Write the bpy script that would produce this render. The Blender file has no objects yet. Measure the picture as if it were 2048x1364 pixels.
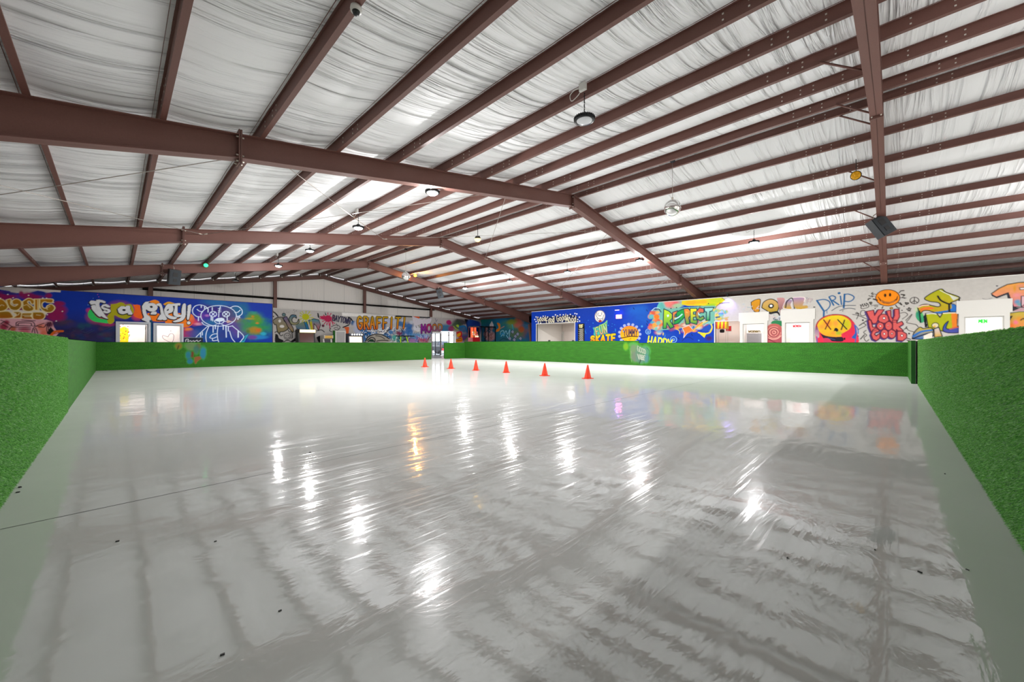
import bpy, math, random
import numpy as np
from mathutils import Vector, Matrix, noise

random.seed(7)
SC = bpy.context.scene
COL = SC.collection

# ------------------------------------------------------------------ camera
EYE = 1.14
F_PX = 776.0
cam_data = bpy.data.cameras.new('camera')
cam_data.sensor_width = 36.0
cam_data.lens = F_PX / 2048 * 36.0
cam_data.shift_y = 5.0 / 2048
cam_data.clip_start = 0.05
cam_data.clip_end = 300
cam = bpy.data.objects.new('camera', cam_data)
cam.location = (0, 0, EYE)
cam.rotation_euler = (math.pi / 2, 0, math.radians(-45.64))
COL.objects.link(cam)
SC.camera = cam

# ------------------------------------------------------------------ world, exposure
world = bpy.data.worlds.new('daylight')
world.use_nodes = True
wn = world.node_tree.nodes
wn['Background'].inputs['Color'].default_value = (0.86, 0.92, 1.0, 1)
wn['Background'].inputs['Strength'].default_value = 3.0
SC.world = world
SC.view_settings.view_transform = 'Standard'
SC.view_settings.look = 'None'
SC.view_settings.gamma = 1.0
SC.view_settings.use_curve_mapping = False
SC.view_settings.exposure = 1.0
LAMP_W = 225.0          # each high bay lamp, downwards
FILL_W = 185.0          # added point light below each lit lamp, lifts the ceiling
ROOM_W = 26.0           # ceiling panels inside the side rooms
SC.cycles.max_bounces = 8
SC.cycles.diffuse_bounces = 5
SC.cycles.glossy_bounces = 3
SC.cycles.use_denoising = True
SC.cycles.sample_clamp_indirect = 8.0

# ------------------------------------------------------------------ geometry of the hall (metres)
RIDGE_X = 10.9
EAVE_L, EAVE_R = -4.6, 26.4
END_Y, BACK_Y = 30.5, -7.4
FRAME_Y = [0.22, 7.8, 15.4, 23.0]
PART_X = 22.5            # murals of the right hand rooms
PARTY_Y = 26.6           # mural of the party rooms
PARTY_X1 = 6.62
FOOD_Y1 = 19.8           # corner of the food counter room
WALL_H = 3.57
TX = 0.0
def ztop(x):             # top of the rafters = underside of the purlins
    return 6.2 - 0.168 * abs(x - RIDGE_X)
def depth(x):            # rafter depth: tapered
    d = abs(x - RIDGE_X)
    if d < 9.45: return 0.40
    return 0.40 + (d - 9.45) * 0.062

# photo pixel -> place, used to read positions off the photograph
FX, FY = 0.7149, 0.6992
def ray(px, py):
    t = (px - 1024) / F_PX
    return (FX + FY * t, FY - FX * t, -(py - 687) / F_PX)
def on_x(px, py, X):
    r = ray(px, py); z = X / r[0]
    return (r[1] * z, EYE + r[2] * z, z)       # (Y, Z, depth)
def on_y(px, py, Y):
    r = ray(px, py); z = Y / r[1]
    return (r[0] * z, EYE + r[2] * z, z)
def on_floor(px, py):
    r = ray(px, py); z = -EYE / r[2]
    return (r[0] * z, r[1] * z)

# ------------------------------------------------------------------ colour helpers
def lin(c):
    return tuple((v / 12.92 if v <= 0.04045 else ((v + 0.055) / 1.055) ** 2.4) for v in c)
def h(s):
    return tuple(int(s[i:i + 2], 16) / 255 for i in (0, 2, 4))

MATS = {}
def new_mat(name):
    m = bpy.data.materials.new(name); m.use_nodes = True
    MATS[name] = m
    return m, m.node_tree.nodes, m.node_tree.links, m.node_tree.nodes['Principled BSDF']
def simple(name, col, rough=0.5, metal=0.0, bump=0.0, scale=40, emit=None, estr=0, var=0.0, spec=0.5):
    m, n, l, b = new_mat(name)
    c = lin(h(col)) if isinstance(col, str) else col
    b.inputs['Base Color'].default_value = (*c, 1)
    b.inputs['Roughness'].default_value = rough
    b.inputs['Metallic'].default_value = metal
    b.inputs['Specular IOR Level'].default_value = spec
    if bump or var:
        tc = n.new('ShaderNodeTexCoord'); nz = n.new('ShaderNodeTexNoise')
        nz.inputs['Scale'].default_value = scale; nz.inputs['Detail'].default_value = 4
        l.new(tc.outputs['Object'], nz.inputs['Vector'])
        if bump:
            bp = n.new('ShaderNodeBump'); bp.inputs['Strength'].default_value = bump
            bp.inputs['Distance'].default_value = 0.02
            l.new(nz.outputs['Fac'], bp.inputs['Height']); l.new(bp.outputs['Normal'], b.inputs['Normal'])
        if var:
            mx = n.new('ShaderNodeMix'); mx.data_type = 'RGBA'
            mx.inputs[6].default_value = (*[v * (1 - var) for v in c], 1)
            mx.inputs[7].default_value = (*[min(1, v * (1 + var)) for v in c], 1)
            l.new(nz.outputs['Fac'], mx.inputs[0]); l.new(mx.outputs[2], b.inputs['Base Color'])
    if emit:
        b.inputs['Emission Color'].default_value = (*lin(h(emit)), 1)
        b.inputs['Emission Strength'].default_value = estr
    return m

simple('steel', '704a42', 0.55, 0.0, bump=0.08, scale=60, var=0.12)
simple('steel_dark', '684740', 0.6, 0.0, var=0.12, scale=30)
simple('zinc', 'd8d2c8', 0.35, 0.7)
simple('cable', 'a9a29c', 0.4, 0.6)
simple('black_plastic', '1d2023', 0.45, bump=0.05, scale=200)
simple('black_metal', '16181a', 0.35, 0.4)
simple('grille', '2b3138', 0.7, bump=0.5, scale=400)
simple('white_paint', 'dddad4', 0.5, var=0.03, scale=3)
simple('trim_white', 'd2d0cb', 0.4)
simple('trim_grey', 'b9bdc4', 0.4)
simple('room_white', 'e6dcd6', 0.6, var=0.03, scale=2)
simple('cone_orange', 'dd3206', 0.38, bump=0.02, scale=80)
simple('lamp_lens', 'f4f7ff', 0.3, emit='f4f8ff', estr=14)
simple('lamp_off', 'd8dbe0', 0.25, 0.1)
simple('mirror', 'f2f2f2', 0.04, 1.0)
simple('amber', 'ff8a10', 0.3, emit='ff7a08', estr=60)
simple('yellow_led', 'b8860f', 0.25, 0.4, emit='c08a10', estr=0.15)
simple('green_led', '30c070', 0.3, emit='30e080', estr=1.5)
simple('wood_dark', '4a3424', 0.5, var=0.2)
simple('grey_panel', 'a9a7a8', 0.6)
simple('dark_door', '4b4f5e', 0.5)
simple('room_floor', '8f8c88', 0.5)
simple('red_paint', 'c01420', 0.35)
simple('yellow_top', 'd8a83a', 0.4, var=0.1, scale=20)
simple('screen', '404040', 0.2, emit='fff0d8', estr=2.5)
simple('gold_glow', 'f6c860', 0.3, emit='ffd070', estr=2.2)
simple('asphalt', '6d6f72', 0.8)
simple('cardboard', 'a06a3c', 0.7, var=0.2)
simple('black_soft', '1c1b1c', 0.7)

def mat_paint():
    m, n, l, b = new_mat('wall_paint')
    a = n.new('ShaderNodeVertexColor'); a.layer_name = 'paint'
    tc = n.new('ShaderNodeTexCoord'); nz = n.new('ShaderNodeTexNoise')
    nz.inputs['Scale'].default_value = 9; nz.inputs['Detail'].default_value = 6
    l.new(tc.outputs['Object'], nz.inputs['Vector'])
    mr = n.new('ShaderNodeMapRange'); mr.inputs['To Min'].default_value = 0.88; mr.inputs['To Max'].default_value = 1.1
    l.new(nz.outputs['Fac'], mr.inputs['Value'])
    mx = n.new('ShaderNodeMix'); mx.data_type = 'RGBA'; mx.blend_type = 'MULTIPLY'; mx.inputs[0].default_value = 1
    l.new(a.outputs['Color'], mx.inputs[6]); l.new(mr.outputs['Result'], mx.inputs[7])
    l.new(mx.outputs[2], b.inputs['Base Color'])
    b.inputs['Roughness'].default_value = 0.55
    b.inputs['Specular IOR Level'].default_value = 0.15
mat_paint()

def mat_turf():
    m, n, l, b = new_mat('turf')
    tc = n.new('ShaderNodeTexCoord')
    a = n.new('ShaderNodeVertexColor'); a.layer_name = 'paint'
    n1 = n.new('ShaderNodeTexNoise'); n1.inputs['Scale'].default_value = 60; n1.inputs['Detail'].default_value = 5; n1.inputs['Roughness'].default_value = .75
    n2 = n.new('ShaderNodeTexNoise'); n2.inputs['Scale'].default_value = 2.2; n2.inputs['Detail'].default_value = 3
    mp = n.new('ShaderNodeMapping'); mp.inputs['Scale'].default_value = (1, 1, 5)
    l.new(tc.outputs['Object'], n1.inputs['Vector']); l.new(tc.outputs['Object'], mp.inputs['Vector']); l.new(mp.outputs['Vector'], n2.inputs['Vector'])
    r1 = n.new('ShaderNodeValToRGB')
    e = r1.color_ramp.elements
    e[0].position = 0.40; e[0].color = (*lin(h('0d3a02')), 1)
    e[1].position = 0.64; e[1].color = (*lin(h('4a8c2c')), 1)
    k = e.new(0.52); k.color = (*lin(h('1f5a08')), 1)
    l.new(n1.outputs['Fac'], r1.inputs['Fac'])
    mr = n.new('ShaderNodeMapRange'); mr.inputs['From Min'].default_value = .3; mr.inputs['From Max'].default_value = .7
    mr.inputs['To Min'].default_value = 0.82; mr.inputs['To Max'].default_value = 1.15
    l.new(n2.outputs['Fac'], mr.inputs['Value'])
    mx = n.new('ShaderNodeMix'); mx.data_type = 'RGBA'; mx.blend_type = 'MULTIPLY'; mx.inputs[0].default_value = 1
    l.new(r1.outputs['Color'], mx.inputs[6]); l.new(mr.outputs['Result'], mx.inputs[7])
    m2 = n.new('ShaderNodeMix'); m2.data_type = 'RGBA'
    l.new(a.outputs['Alpha'], m2.inputs[0]); l.new(mx.outputs[2], m2.inputs[6]); l.new(a.outputs['Color'], m2.inputs[7])
    l.new(m2.outputs[2], b.inputs['Base Color'])
    b.inputs['Roughness'].default_value = 0.75
    b.inputs['Specular IOR Level'].default_value = 0.25
    bp = n.new('ShaderNodeBump'); bp.inputs['Strength'].default_value = 0.6; bp.inputs['Distance'].default_value = 0.01
    l.new(n1.outputs['Fac'], bp.inputs['Height']); l.new(bp.outputs['Normal'], b.inputs['Normal'])
mat_turf()
def mat_blade():
    m, n, l, b = new_mat('turf_blade')
    tc = n.new('ShaderNodeTexCoord'); nz = n.new('ShaderNodeTexNoise'); nz.inputs['Scale'].default_value = 70; nz.inputs['Detail'].default_value = 4
    l.new(tc.outputs['Object'], nz.inputs['Vector'])
    r = n.new('ShaderNodeValToRGB'); e = r.color_ramp.elements
    e[0].position = .35; e[0].color = (*lin(h('1f6c12')), 1); e[1].position = .7; e[1].color = (*lin(h('84c662')), 1)
    l.new(nz.outputs['Fac'], r.inputs['Fac']); l.new(r.outputs['Color'], b.inputs['Base Color'])
    b.inputs['Roughness'].default_value = .5
    t = n.new('ShaderNodeBsdfTranslucent'); l.new(r.outputs['Color'], t.inputs['Color'])
    mx = n.new('ShaderNodeMixShader'); mx.inputs[0].default_value = .45
    l.new(b.outputs[0], mx.inputs[1]); l.new(t.outputs[0], mx.inputs[2]); l.new(mx.outputs[0], n['Material Output'].inputs['Surface'])
mat_blade()
simple('turf_back', '1d5a1c', 0.9)

def mat_floor():
    m, n, l, b = new_mat('floor_ice')
    tc = n.new('ShaderNodeTexCoord')
    def nz(scale, detail=4, rough=.5, sc=None, dist=0, rot=0):
        t = n.new('ShaderNodeTexNoise'); t.inputs['Scale'].default_value = scale
        t.inputs['Detail'].default_value = detail; t.inputs['Roughness'].default_value = rough
        t.inputs['Distortion'].default_value = dist
        if sc:
            mp = n.new('ShaderNodeMapping'); mp.inputs['Scale'].default_value = sc
            mp.inputs['Rotation'].default_value = (0, 0, rot)
            l.new(tc.outputs['Object'], mp.inputs['Vector']); l.new(mp.outputs['Vector'], t.inputs['Vector'])
        else:
            l.new(tc.outputs['Object'], t.inputs['Vector'])
        return t
    def mrange(src, a, bb, c, d, clampit=True):
        mr = n.new('ShaderNodeMapRange'); mr.clamp = clampit
        for k, v in zip(('From Min', 'From Max', 'To Min', 'To Max'), (a, bb, c, d)): mr.inputs[k].default_value = v
        l.new(src, mr.inputs['Value']); return mr.outputs['Result']
    # base: pale grey synthetic ice
    big = nz(0.35, 3)
    mx = n.new('ShaderNodeMix'); mx.data_type = 'RGBA'
    mx.inputs[6].default_value = (*lin(h('a2a4a2')), 1); mx.inputs[7].default_value = (*lin(h('b0b2b0')), 1)
    l.new(big.outputs['Fac'], mx.inputs[0])
    l.new(mx.outputs[2], b.inputs['Base Color'])
    # glossy coat, smeared in patches
    pat = nz(0.9, 6, .62, sc=(1, 1, 1), dist=0.6)
    scr = nz(6, 5, .7, sc=(1, 6, 1), dist=0.3, rot=.5)
    r = mrange(pat.outputs['Fac'], .35, .65, 0.004, 0.018)
    r2 = mrange(scr.outputs['Fac'], .5, .75, 0, 0.015)
    ad = n.new('ShaderNodeMath'); ad.operation = 'ADD'; l.new(r, ad.inputs[0]); l.new(r2, ad.inputs[1])
    l.new(ad.outputs[0], b.inputs['Roughness'])
    b.inputs['Specular IOR Level'].default_value = 0.0
    b.inputs['Roughness'].default_value = 0.9
    l.remove(b.inputs['Roughness'].links[0])
    g1 = n.new('ShaderNodeBsdfGlossy'); g1.inputs['Color'].default_value = (.97, .97, 1, 1); l.new(ad.outputs[0], g1.inputs['Roughness'])
    g2 = n.new('ShaderNodeBsdfGlossy'); g2.inputs['Roughness'].default_value = .2; g2.inputs['Color'].default_value = (.97, .97, 1, 1)
    gm = n.new('ShaderNodeMixShader'); gm.inputs[0].default_value = .06
    l.new(g1.outputs[0], gm.inputs[1]); l.new(g2.outputs[0], gm.inputs[2])
    lw = n.new('ShaderNodeLayerWeight'); lw.inputs['Blend'].default_value = .5
    fac = mrange(lw.outputs['Facing'], .2, 1.0, .15, .27)
    pp = mrange(pat.outputs['Fac'], .3, .7, .9, 1.1)
    fm = n.new('ShaderNodeMath'); fm.operation = 'MULTIPLY'; l.new(fac, fm.inputs[0]); l.new(pp, fm.inputs[1])
    sh = n.new('ShaderNodeMixShader'); l.new(fm.outputs[0], sh.inputs[0]); l.new(b.outputs[0], sh.inputs[1]); l.new(gm.outputs[0], sh.inputs[2])
    l.new(sh.outputs[0], n['Material Output'].inputs['Surface'])
    # slight waviness of the sheet and skate scratches in the middle
    w1 = nz(0.45, 2, .5, dist=0.2)
    w2 = nz(2.6, 6, .5, sc=(.6, 1.3, 1), dist=.5, rot=-.75)
    w3 = nz(60, 3, .6)
    m1 = n.new('ShaderNodeMath'); m1.operation = 'MULTIPLY_ADD'; m1.inputs[1].default_value = 0.21
    w1s = mrange(w1.outputs['Fac'], 0, 1, 0, .45, False)
    l.new(w2.outputs['Fac'], m1.inputs[0]); l.new(w1s, m1.inputs[2])
    m3 = n.new('ShaderNodeMath'); m3.operation = 'MULTIPLY_ADD'; m3.inputs[1].default_value = 0.0
    l.new(w3.outputs['Fac'], m3.inputs[0]); l.new(m1.outputs[0], m3.inputs[2])
    prev = None
    for rot, sx, sy, off in ((.3, .5, 26, 0), (1.35, .6, 24, 5), (2.2, .45, 28, 9), (2.9, .7, 22, 13)):
        t = nz(1.0, 2, .5, sc=(sx, sy, 1), dist=.15, rot=rot)
        v = mrange(t.outputs['Fac'], .60, .66, 0, 1)
        if prev is None: prev = v
        else:
            mm = n.new('ShaderNodeMath'); mm.operation = 'MAXIMUM'; l.new(prev, mm.inputs[0]); l.new(v, mm.inputs[1]); prev = mm.outputs[0]
    ds = n.new('ShaderNodeVectorMath'); ds.operation = 'DISTANCE'; ds.inputs[1].default_value = (4.2, 4.6, 0)
    l.new(tc.outputs['Object'], ds.inputs[0])
    msk = mrange(ds.outputs['Value'], 1.0, 5.5, 1, .12)
    ms = n.new('ShaderNodeMath'); ms.operation = 'MULTIPLY'; l.new(prev, ms.inputs[0]); l.new(msk, ms.inputs[1])
    ra = n.new('ShaderNodeMath'); ra.operation = 'MULTIPLY_ADD'; ra.inputs[1].default_value = .22
    l.new(ms.outputs[0], ra.inputs[0]); l.new(ad.outputs[0], ra.inputs[2]); l.new(ra.outputs[0], g1.inputs['Roughness'])
    m4 = n.new('ShaderNodeMath'); m4.operation = 'MULTIPLY_ADD'; m4.inputs[1].default_value = -.012
    l.new(ms.outputs[0], m4.inputs[0]); l.new(m3.outputs[0], m4.inputs[2])
    bp = n.new('ShaderNodeBump'); bp.inputs['Strength'].default_value = 1.0; bp.inputs['Distance'].default_value = 0.02
    l.new(m4.outputs[0], bp.inputs['Height'])
    for q in (g1, g2): l.new(bp.outputs['Normal'], q.inputs['Normal'])
mat_floor()

def mat_insul():
    m, n, l, b = new_mat('insulation')
    tc = n.new('ShaderNodeTexCoord')
    b.inputs['Base Color'].default_value = (*lin(h('f0f0f2')), 1)
    b.inputs['Roughness'].default_value = 0.65
    b.inputs['Specular IOR Level'].default_value = 0.2
    # wrinkles run from purlin to purlin (across the building)
    mp = n.new('ShaderNodeMapping'); mp.inputs['Scale'].default_value = (0.10, 2.4, 0.10)
    l.new(tc.outputs['Object'], mp.inputs['Vector'])
    t = n.new('ShaderNodeTexNoise'); t.inputs['Scale'].default_value = 1.6; t.inputs['Detail'].default_value = 5
    t.noise_type = 'RIDGED_MULTIFRACTAL'; t.inputs['Roughness'].default_value = .6; t.inputs['Distortion'].default_value = .6; t.inputs['Offset'].default_value = .9; t.inputs['Gain'].default_value = 1.6
    l.new(mp.outputs['Vector'], t.inputs['Vector'])
    g = n.new('ShaderNodeTexNoise'); g.inputs['Scale'].default_value = .5; g.inputs['Detail'].default_value = 2
    l.new(tc.outputs['Object'], g.inputs['Vector'])
    mr = n.new('ShaderNodeMapRange'); mr.inputs['From Min'].default_value = .35; mr.inputs['From Max'].default_value = .65
    mr.inputs['To Min'].default_value = .15; mr.inputs['To Max'].default_value = 1
    l.new(g.outputs['Fac'], mr.inputs['Value'])
    sx = n.new('ShaderNodeSeparateXYZ'); l.new(tc.outputs['Object'], sx.inputs[0])
    mr2 = n.new('ShaderNodeMapRange'); mr2.inputs['From Min'].default_value = 6; mr2.inputs['From Max'].default_value = 12
    mr2.inputs['To Min'].default_value = 1; mr2.inputs['To Max'].default_value = .42
    l.new(sx.outputs['X'], mr2.inputs['Value'])
    m0 = n.new('ShaderNodeMath'); m0.operation = 'MULTIPLY'
    l.new(mr2.outputs['Result'], m0.inputs[0]); l.new(mr.outputs['Result'], m0.inputs[1])
    mu = n.new('ShaderNodeMath'); mu.operation = 'MULTIPLY'
    l.new(t.outputs['Fac'], mu.inputs[0]); l.new(m0.outputs[0], mu.inputs[1])
    bp = n.new('ShaderNodeBump'); bp.inputs['Strength'].default_value = 1.0; bp.inputs['Distance'].default_value = 0.09
    l.new(mu.outputs[0], bp.inputs['Height']); l.new(bp.outputs['Normal'], b.inputs['Normal'])
mat_insul()

def mat_glass():
    m, n, l, b = new_mat('glass')
    b.inputs['Base Color'].default_value = (.95, .98, 1, 1)
    b.inputs['Roughness'].default_value = 0.0
    b.inputs['Transmission Weight'].default_value = 1.0
    b.inputs['IOR'].default_value = 1.05
mat_glass()

def mat_liner():
    m, n, l, b = new_mat('liner')
    tc = n.new('ShaderNodeTexCoord')
    w = n.new('ShaderNodeTexNoise'); w.inputs['Scale'].default_value = 3; w.inputs['Detail'].default_value = 4
    mp = n.new('ShaderNodeMapping'); mp.inputs['Scale'].default_value = (4, 4, .3)
    l.new(tc.outputs['Object'], mp.inputs['Vector']); l.new(mp.outputs['Vector'], w.inputs['Vector'])
    bp = n.new('ShaderNodeBump'); bp.inputs['Strength'].default_value = .6; bp.inputs['Distance'].default_value = .03
    l.new(w.outputs['Fac'], bp.inputs['Height']); l.new(bp.outputs['Normal'], b.inputs['Normal'])
    b.inputs['Base Color'].default_value = (*lin(h('e4dfda')), 1)
    b.inputs['Roughness'].default_value = .5
mat_liner()

# ------------------------------------------------------------------ mesh builder
class MB:
    def __init__(s):
        s.v = []; s.f = []; s.m = []; s.mats = []; s.col = None; s.sm = []
    def mi(s, mat):
        if mat not in s.mats: s.mats.append(mat)
        return s.mats.index(mat)
    def add(s, vs, fs, mat, smooth=False):
        o = len(s.v); s.v.extend([tuple(v) for v in vs])
        k = s.mi(mat)
        for f in fs:
            s.f.append(tuple(i + o for i in f)); s.m.append(k); s.sm.append(smooth)
    def box(s, a, b, mat):
        x0, y0, z0 = a; x1, y1, z1 = b
        vs = [(x0, y0, z0), (x1, y0, z0), (x1, y1, z0), (x0, y1, z0), (x0, y0, z1), (x1, y0, z1), (x1, y1, z1), (x0, y1, z1)]
        s.add(vs, [(0, 3, 2, 1), (4, 5, 6, 7), (0, 1, 5, 4), (1, 2, 6, 5), (2, 3, 7, 6), (3, 0, 4, 7)], mat)
    def obox(s, c, size, mtx, mat):
        hx, hy, hz = [q / 2 for q in size]
        vs = [mtx @ Vector((sx * hx, sy * hy, sz * hz)) + Vector(c) for sz in (-1, 1) for sx, sy in ((-1, -1), (1, -1), (1, 1), (-1, 1))]
        s.add(vs, [(0, 3, 2, 1), (4, 5, 6, 7), (0, 1, 5, 4), (1, 2, 6, 5), (2, 3, 7, 6), (3, 0, 4, 7)], mat)
    def prism(s, prof, axis, t0, t1, mat, smooth=False):
        """profile (a,b) swept along axis 'x','y','z' from t0 to t1"""
        n = len(prof)
        def P(a, b, t): return (t, a, b) if axis == 'x' else ((a, t, b) if axis == 'y' else (a, b, t))
        vs = [P(a, b, t0) for a, b in prof] + [P(a, b, t1) for a, b in prof]
        fs = [(i, (i + 1) % n, n + (i + 1) % n, n + i) for i in range(n)]
        fs += [tuple(range(n))[::-1], tuple(range(n, 2 * n))]
        s.add(vs, fs, mat, smooth)
    def tube(s, pts, r, mat, n=6, cap=True):
        pts = [Vector(p) for p in pts]; rings = []
        for i, p in enumerate(pts):
            d = (pts[min(i + 1, len(pts) - 1)] - pts[max(i - 1, 0)]).normalized()
            u = d.cross(Vector((0, 0, 1)))
            if u.length < 1e-4: u = Vector((1, 0, 0))
            u.normalize(); w = d.cross(u)
            rr = r[i] if isinstance(r, (list, tuple)) else r
            rings.append([p + (u * math.cos(a) + w * math.sin(a)) * rr for a in [2 * math.pi * k / n for k in range(n)]])
        vs = [q for g in rings for q in g]; fs = []
        for i in range(len(pts) - 1):
            for k in range(n):
                fs.append((i * n + k, i * n + (k + 1) % n, (i + 1) * n + (k + 1) % n, (i + 1) * n + k))
        if cap: fs += [tuple(range(n))[::-1], tuple(range((len(pts) - 1) * n, len(pts) * n))]
        s.add(vs, fs, mat, True)
    def lathe(s, prof, c, mat, n=24, mtx=None, smooth=True):
        """profile [(r,z)] turned about local z at c"""
        vs = []; fs = []; c = Vector(c)
        for r, z in prof:
            for k in range(n):
                a = 2 * math.pi * k / n
                p = Vector((r * math.cos(a), r * math.sin(a), z))
                vs.append((mtx @ p if mtx else p) + c)
        for i in range(len(prof) - 1):
            for k in range(n):
                fs.append((i * n + k, i * n + (k + 1) % n, (i + 1) * n + (k + 1) % n, (i + 1) * n + k))
        fs += [tuple(range(n))[::-1], tuple(range((len(prof) - 1) * n, len(prof) * n))]
        s.add(vs, fs, mat, smooth)
    def build(s, name, parent=None, local=False):
        me = bpy.data.meshes.new(name)
        off = Vector((0, 0, 0))
        if parent is not None and not local: off = parent.location
        me.from_pydata([(v[0] - off[0], v[1] - off[1], v[2] - off[2]) for v in s.v], [], s.f)
        for m in s.mats: me.materials.append(MATS[m])
        me.polygons.foreach_set('material_index', s.m)
        me.polygons.foreach_set('use_smooth', s.sm)
        me.update()
        o = bpy.data.objects.new(name, me); COL.objects.link(o)
        if parent is not None: o.parent = parent
        return o

def tag(o, label=None, cat=None, group=None, kind=None):
    if label: o['label'] = label
    if cat: o['category'] = cat
    if group: o['group'] = group
    if kind: o['kind'] = kind
    return o
def empty(name, loc=(0, 0, 0), rz=0):
    o = bpy.data.objects.new(name, None); o.empty_display_size = .2
    o.location = loc; o.rotation_euler = (0, 0, rz); COL.objects.link(o)
    return o
def struct(o): o['kind'] = 'structure'; return o
def copy_tree(o, parent=None):
    c = o.copy(); COL.objects.link(c)
    if parent is not None: c.parent = parent
    for ch in list(o.children): copy_tree(ch, c)
    return c
def area(name, loc, w, size, color=(1, 1, 1), rot=(0, 0, 0), parent=None, size_y=None, shape='DISK', spread=None):
    d = bpy.data.lights.new(name, 'AREA'); d.energy = w; d.shape = shape; d.size = size; d.color = color
    if size_y: d.size_y = size_y
    if spread: d.spread = spread
    o = bpy.data.objects.new(name, d); o.location = loc; o.rotation_euler = rot; COL.objects.link(o)
    if parent is not None: o.parent = parent
    return o
# ------------------------------------------------------------------ wall painting in wall metres
def arc(cx, cy, rx, ry, a0, a1, n=14):
    return [(cx + rx * math.cos(math.radians(a0 + (a1 - a0) * k / n)), cy + ry * math.sin(math.radians(a0 + (a1 - a0) * k / n))) for k in range(n + 1)]
def oval(cx, cy, rx, ry, n=28): return arc(cx, cy, rx, ry, 0, 360, n)
GL = {
 'A': [[(0, 0), (.5, 1), (1, 0)], [(.2, .38), (.8, .38)]],
 'B': [[(.08, 0), (.08, 1)], [(.08, 1), (.6, 1), (.85, .88), (.85, .65), (.6, .52), (.08, .52)], [(.6, .52), (.95, .4), (.95, .12), (.6, 0), (.08, 0)]],
 'C': [arc(.55, .5, .5, .5, 50, 310)],
 'D': [[(.1, 0), (.1, 1), (.5, 1)] + arc(.45, .5, .5, .5, 90, -90, 8) + [(.1, 0)]],
 'E': [[(.95, 1), (.1, 1), (.1, 0), (.95, 0)], [(.1, .52), (.8, .52)]],
 'F': [[(.95, 1), (.1, 1), (.1, 0)], [(.1, .52), (.75, .52)]],
 'G': [arc(.55, .5, .5, .5, 50, 330) + [(.98, .48), (.6, .48)]],
 'H': [[(.08, 0), (.08, 1)], [(.92, 0), (.92, 1)], [(.08, .5), (.92, .5)]],
 'I': [[(.5, 0), (.5, 1)]],
 'K': [[(.1, 0), (.1, 1)], [(.95, 1), (.12, .45), (.95, 0)]],
 'L': [[(.1, 1), (.1, 0), (.95, 0)]],
 'M': [[(0, 0), (.1, 1), (.5, .3), (.9, 1), (1, 0)]],
 'N': [[(.08, 0), (.08, 1), (.92, 0), (.92, 1)]],
 'O': [oval(.5, .5, .48, .5)],
 'P': [[(.1, 0), (.1, 1), (.6, 1), (.95, .85), (.95, .6), (.6, .45), (.1, .45)]],
 'R': [[(.1, 0), (.1, 1), (.6, 1), (.92, .87), (.92, .62), (.6, .5), (.1, .5)], [(.5, .5), (.98, 0)]],
 'S': [arc(.5, .74, .42, .26, 30, 250, 10) + arc(.5, .26, .44, .26, 80, -150, 10)],
 'T': [[(0, 1), (1, 1)], [(.5, 1), (.5, 0)]],
 'U': [[(.08, 1), (.08, .35)] + arc(.5, .35, .42, .35, 180, 360, 8) + [(.92, 1)]],
 'V': [[(0, 1), (.5, 0), (1, 1)]],
 'W': [[(0, 1), (.25, 0), (.5, .7), (.75, 0), (1, 1)]],
 'X': [[(0, 0), (1, 1)], [(0, 1), (1, 0)]],
 'Y': [[(0, 1), (.5, .5), (1, 1)], [(.5, .5), (.5, 0)]],
 '!': [[(.5, 1), (.4, .3)], [(.4, .02), (.42, 0)]],
 'a': [oval(.42, .34, .36, .34), [(.82, .72), (.86, 0)]],
 'o': [oval(.5, .33, .4, .33)],
 'd': [oval(.42, .33, .36, .33), [(.84, 1), (.84, 0)]],
 'e': [[(.14, .36), (.86, .36)] + arc(.5, .34, .38, .34, 5, 320, 12)],
 's': [arc(.5, .5, .34, .19, 30, 250, 8) + arc(.5, .18, .36, .18, 80, -150, 8)],
 'm': [[(.05, 0), (.05, .62)], [(.05, .5), (.2, .66), (.45, .6), (.48, 0)], [(.48, .5), (.65, .66), (.92, .6), (.95, 0)]],
 'n': [[(.1, 0), (.1, .65)], [(.1, .5), (.4, .68), (.85, .58), (.88, 0)]],
 'r': [[(.2, 0), (.2, .65)], [(.2, .45), (.45, .66), (.85, .62)]],
 't': [[(.45, 1), (.45, .1), (.8, .02)], [(.05, .68), (.9, .68)]],
 'w': [[(0, .65), (.25, 0), (.5, .5), (.75, 0), (1, .65)]],
 'c': [arc(.5, .34, .4, .34, 45, 315, 10)],
 'i': [[(.5, .65), (.5, 0)], [(.5, .93), (.52, .95)]],
}

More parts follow.
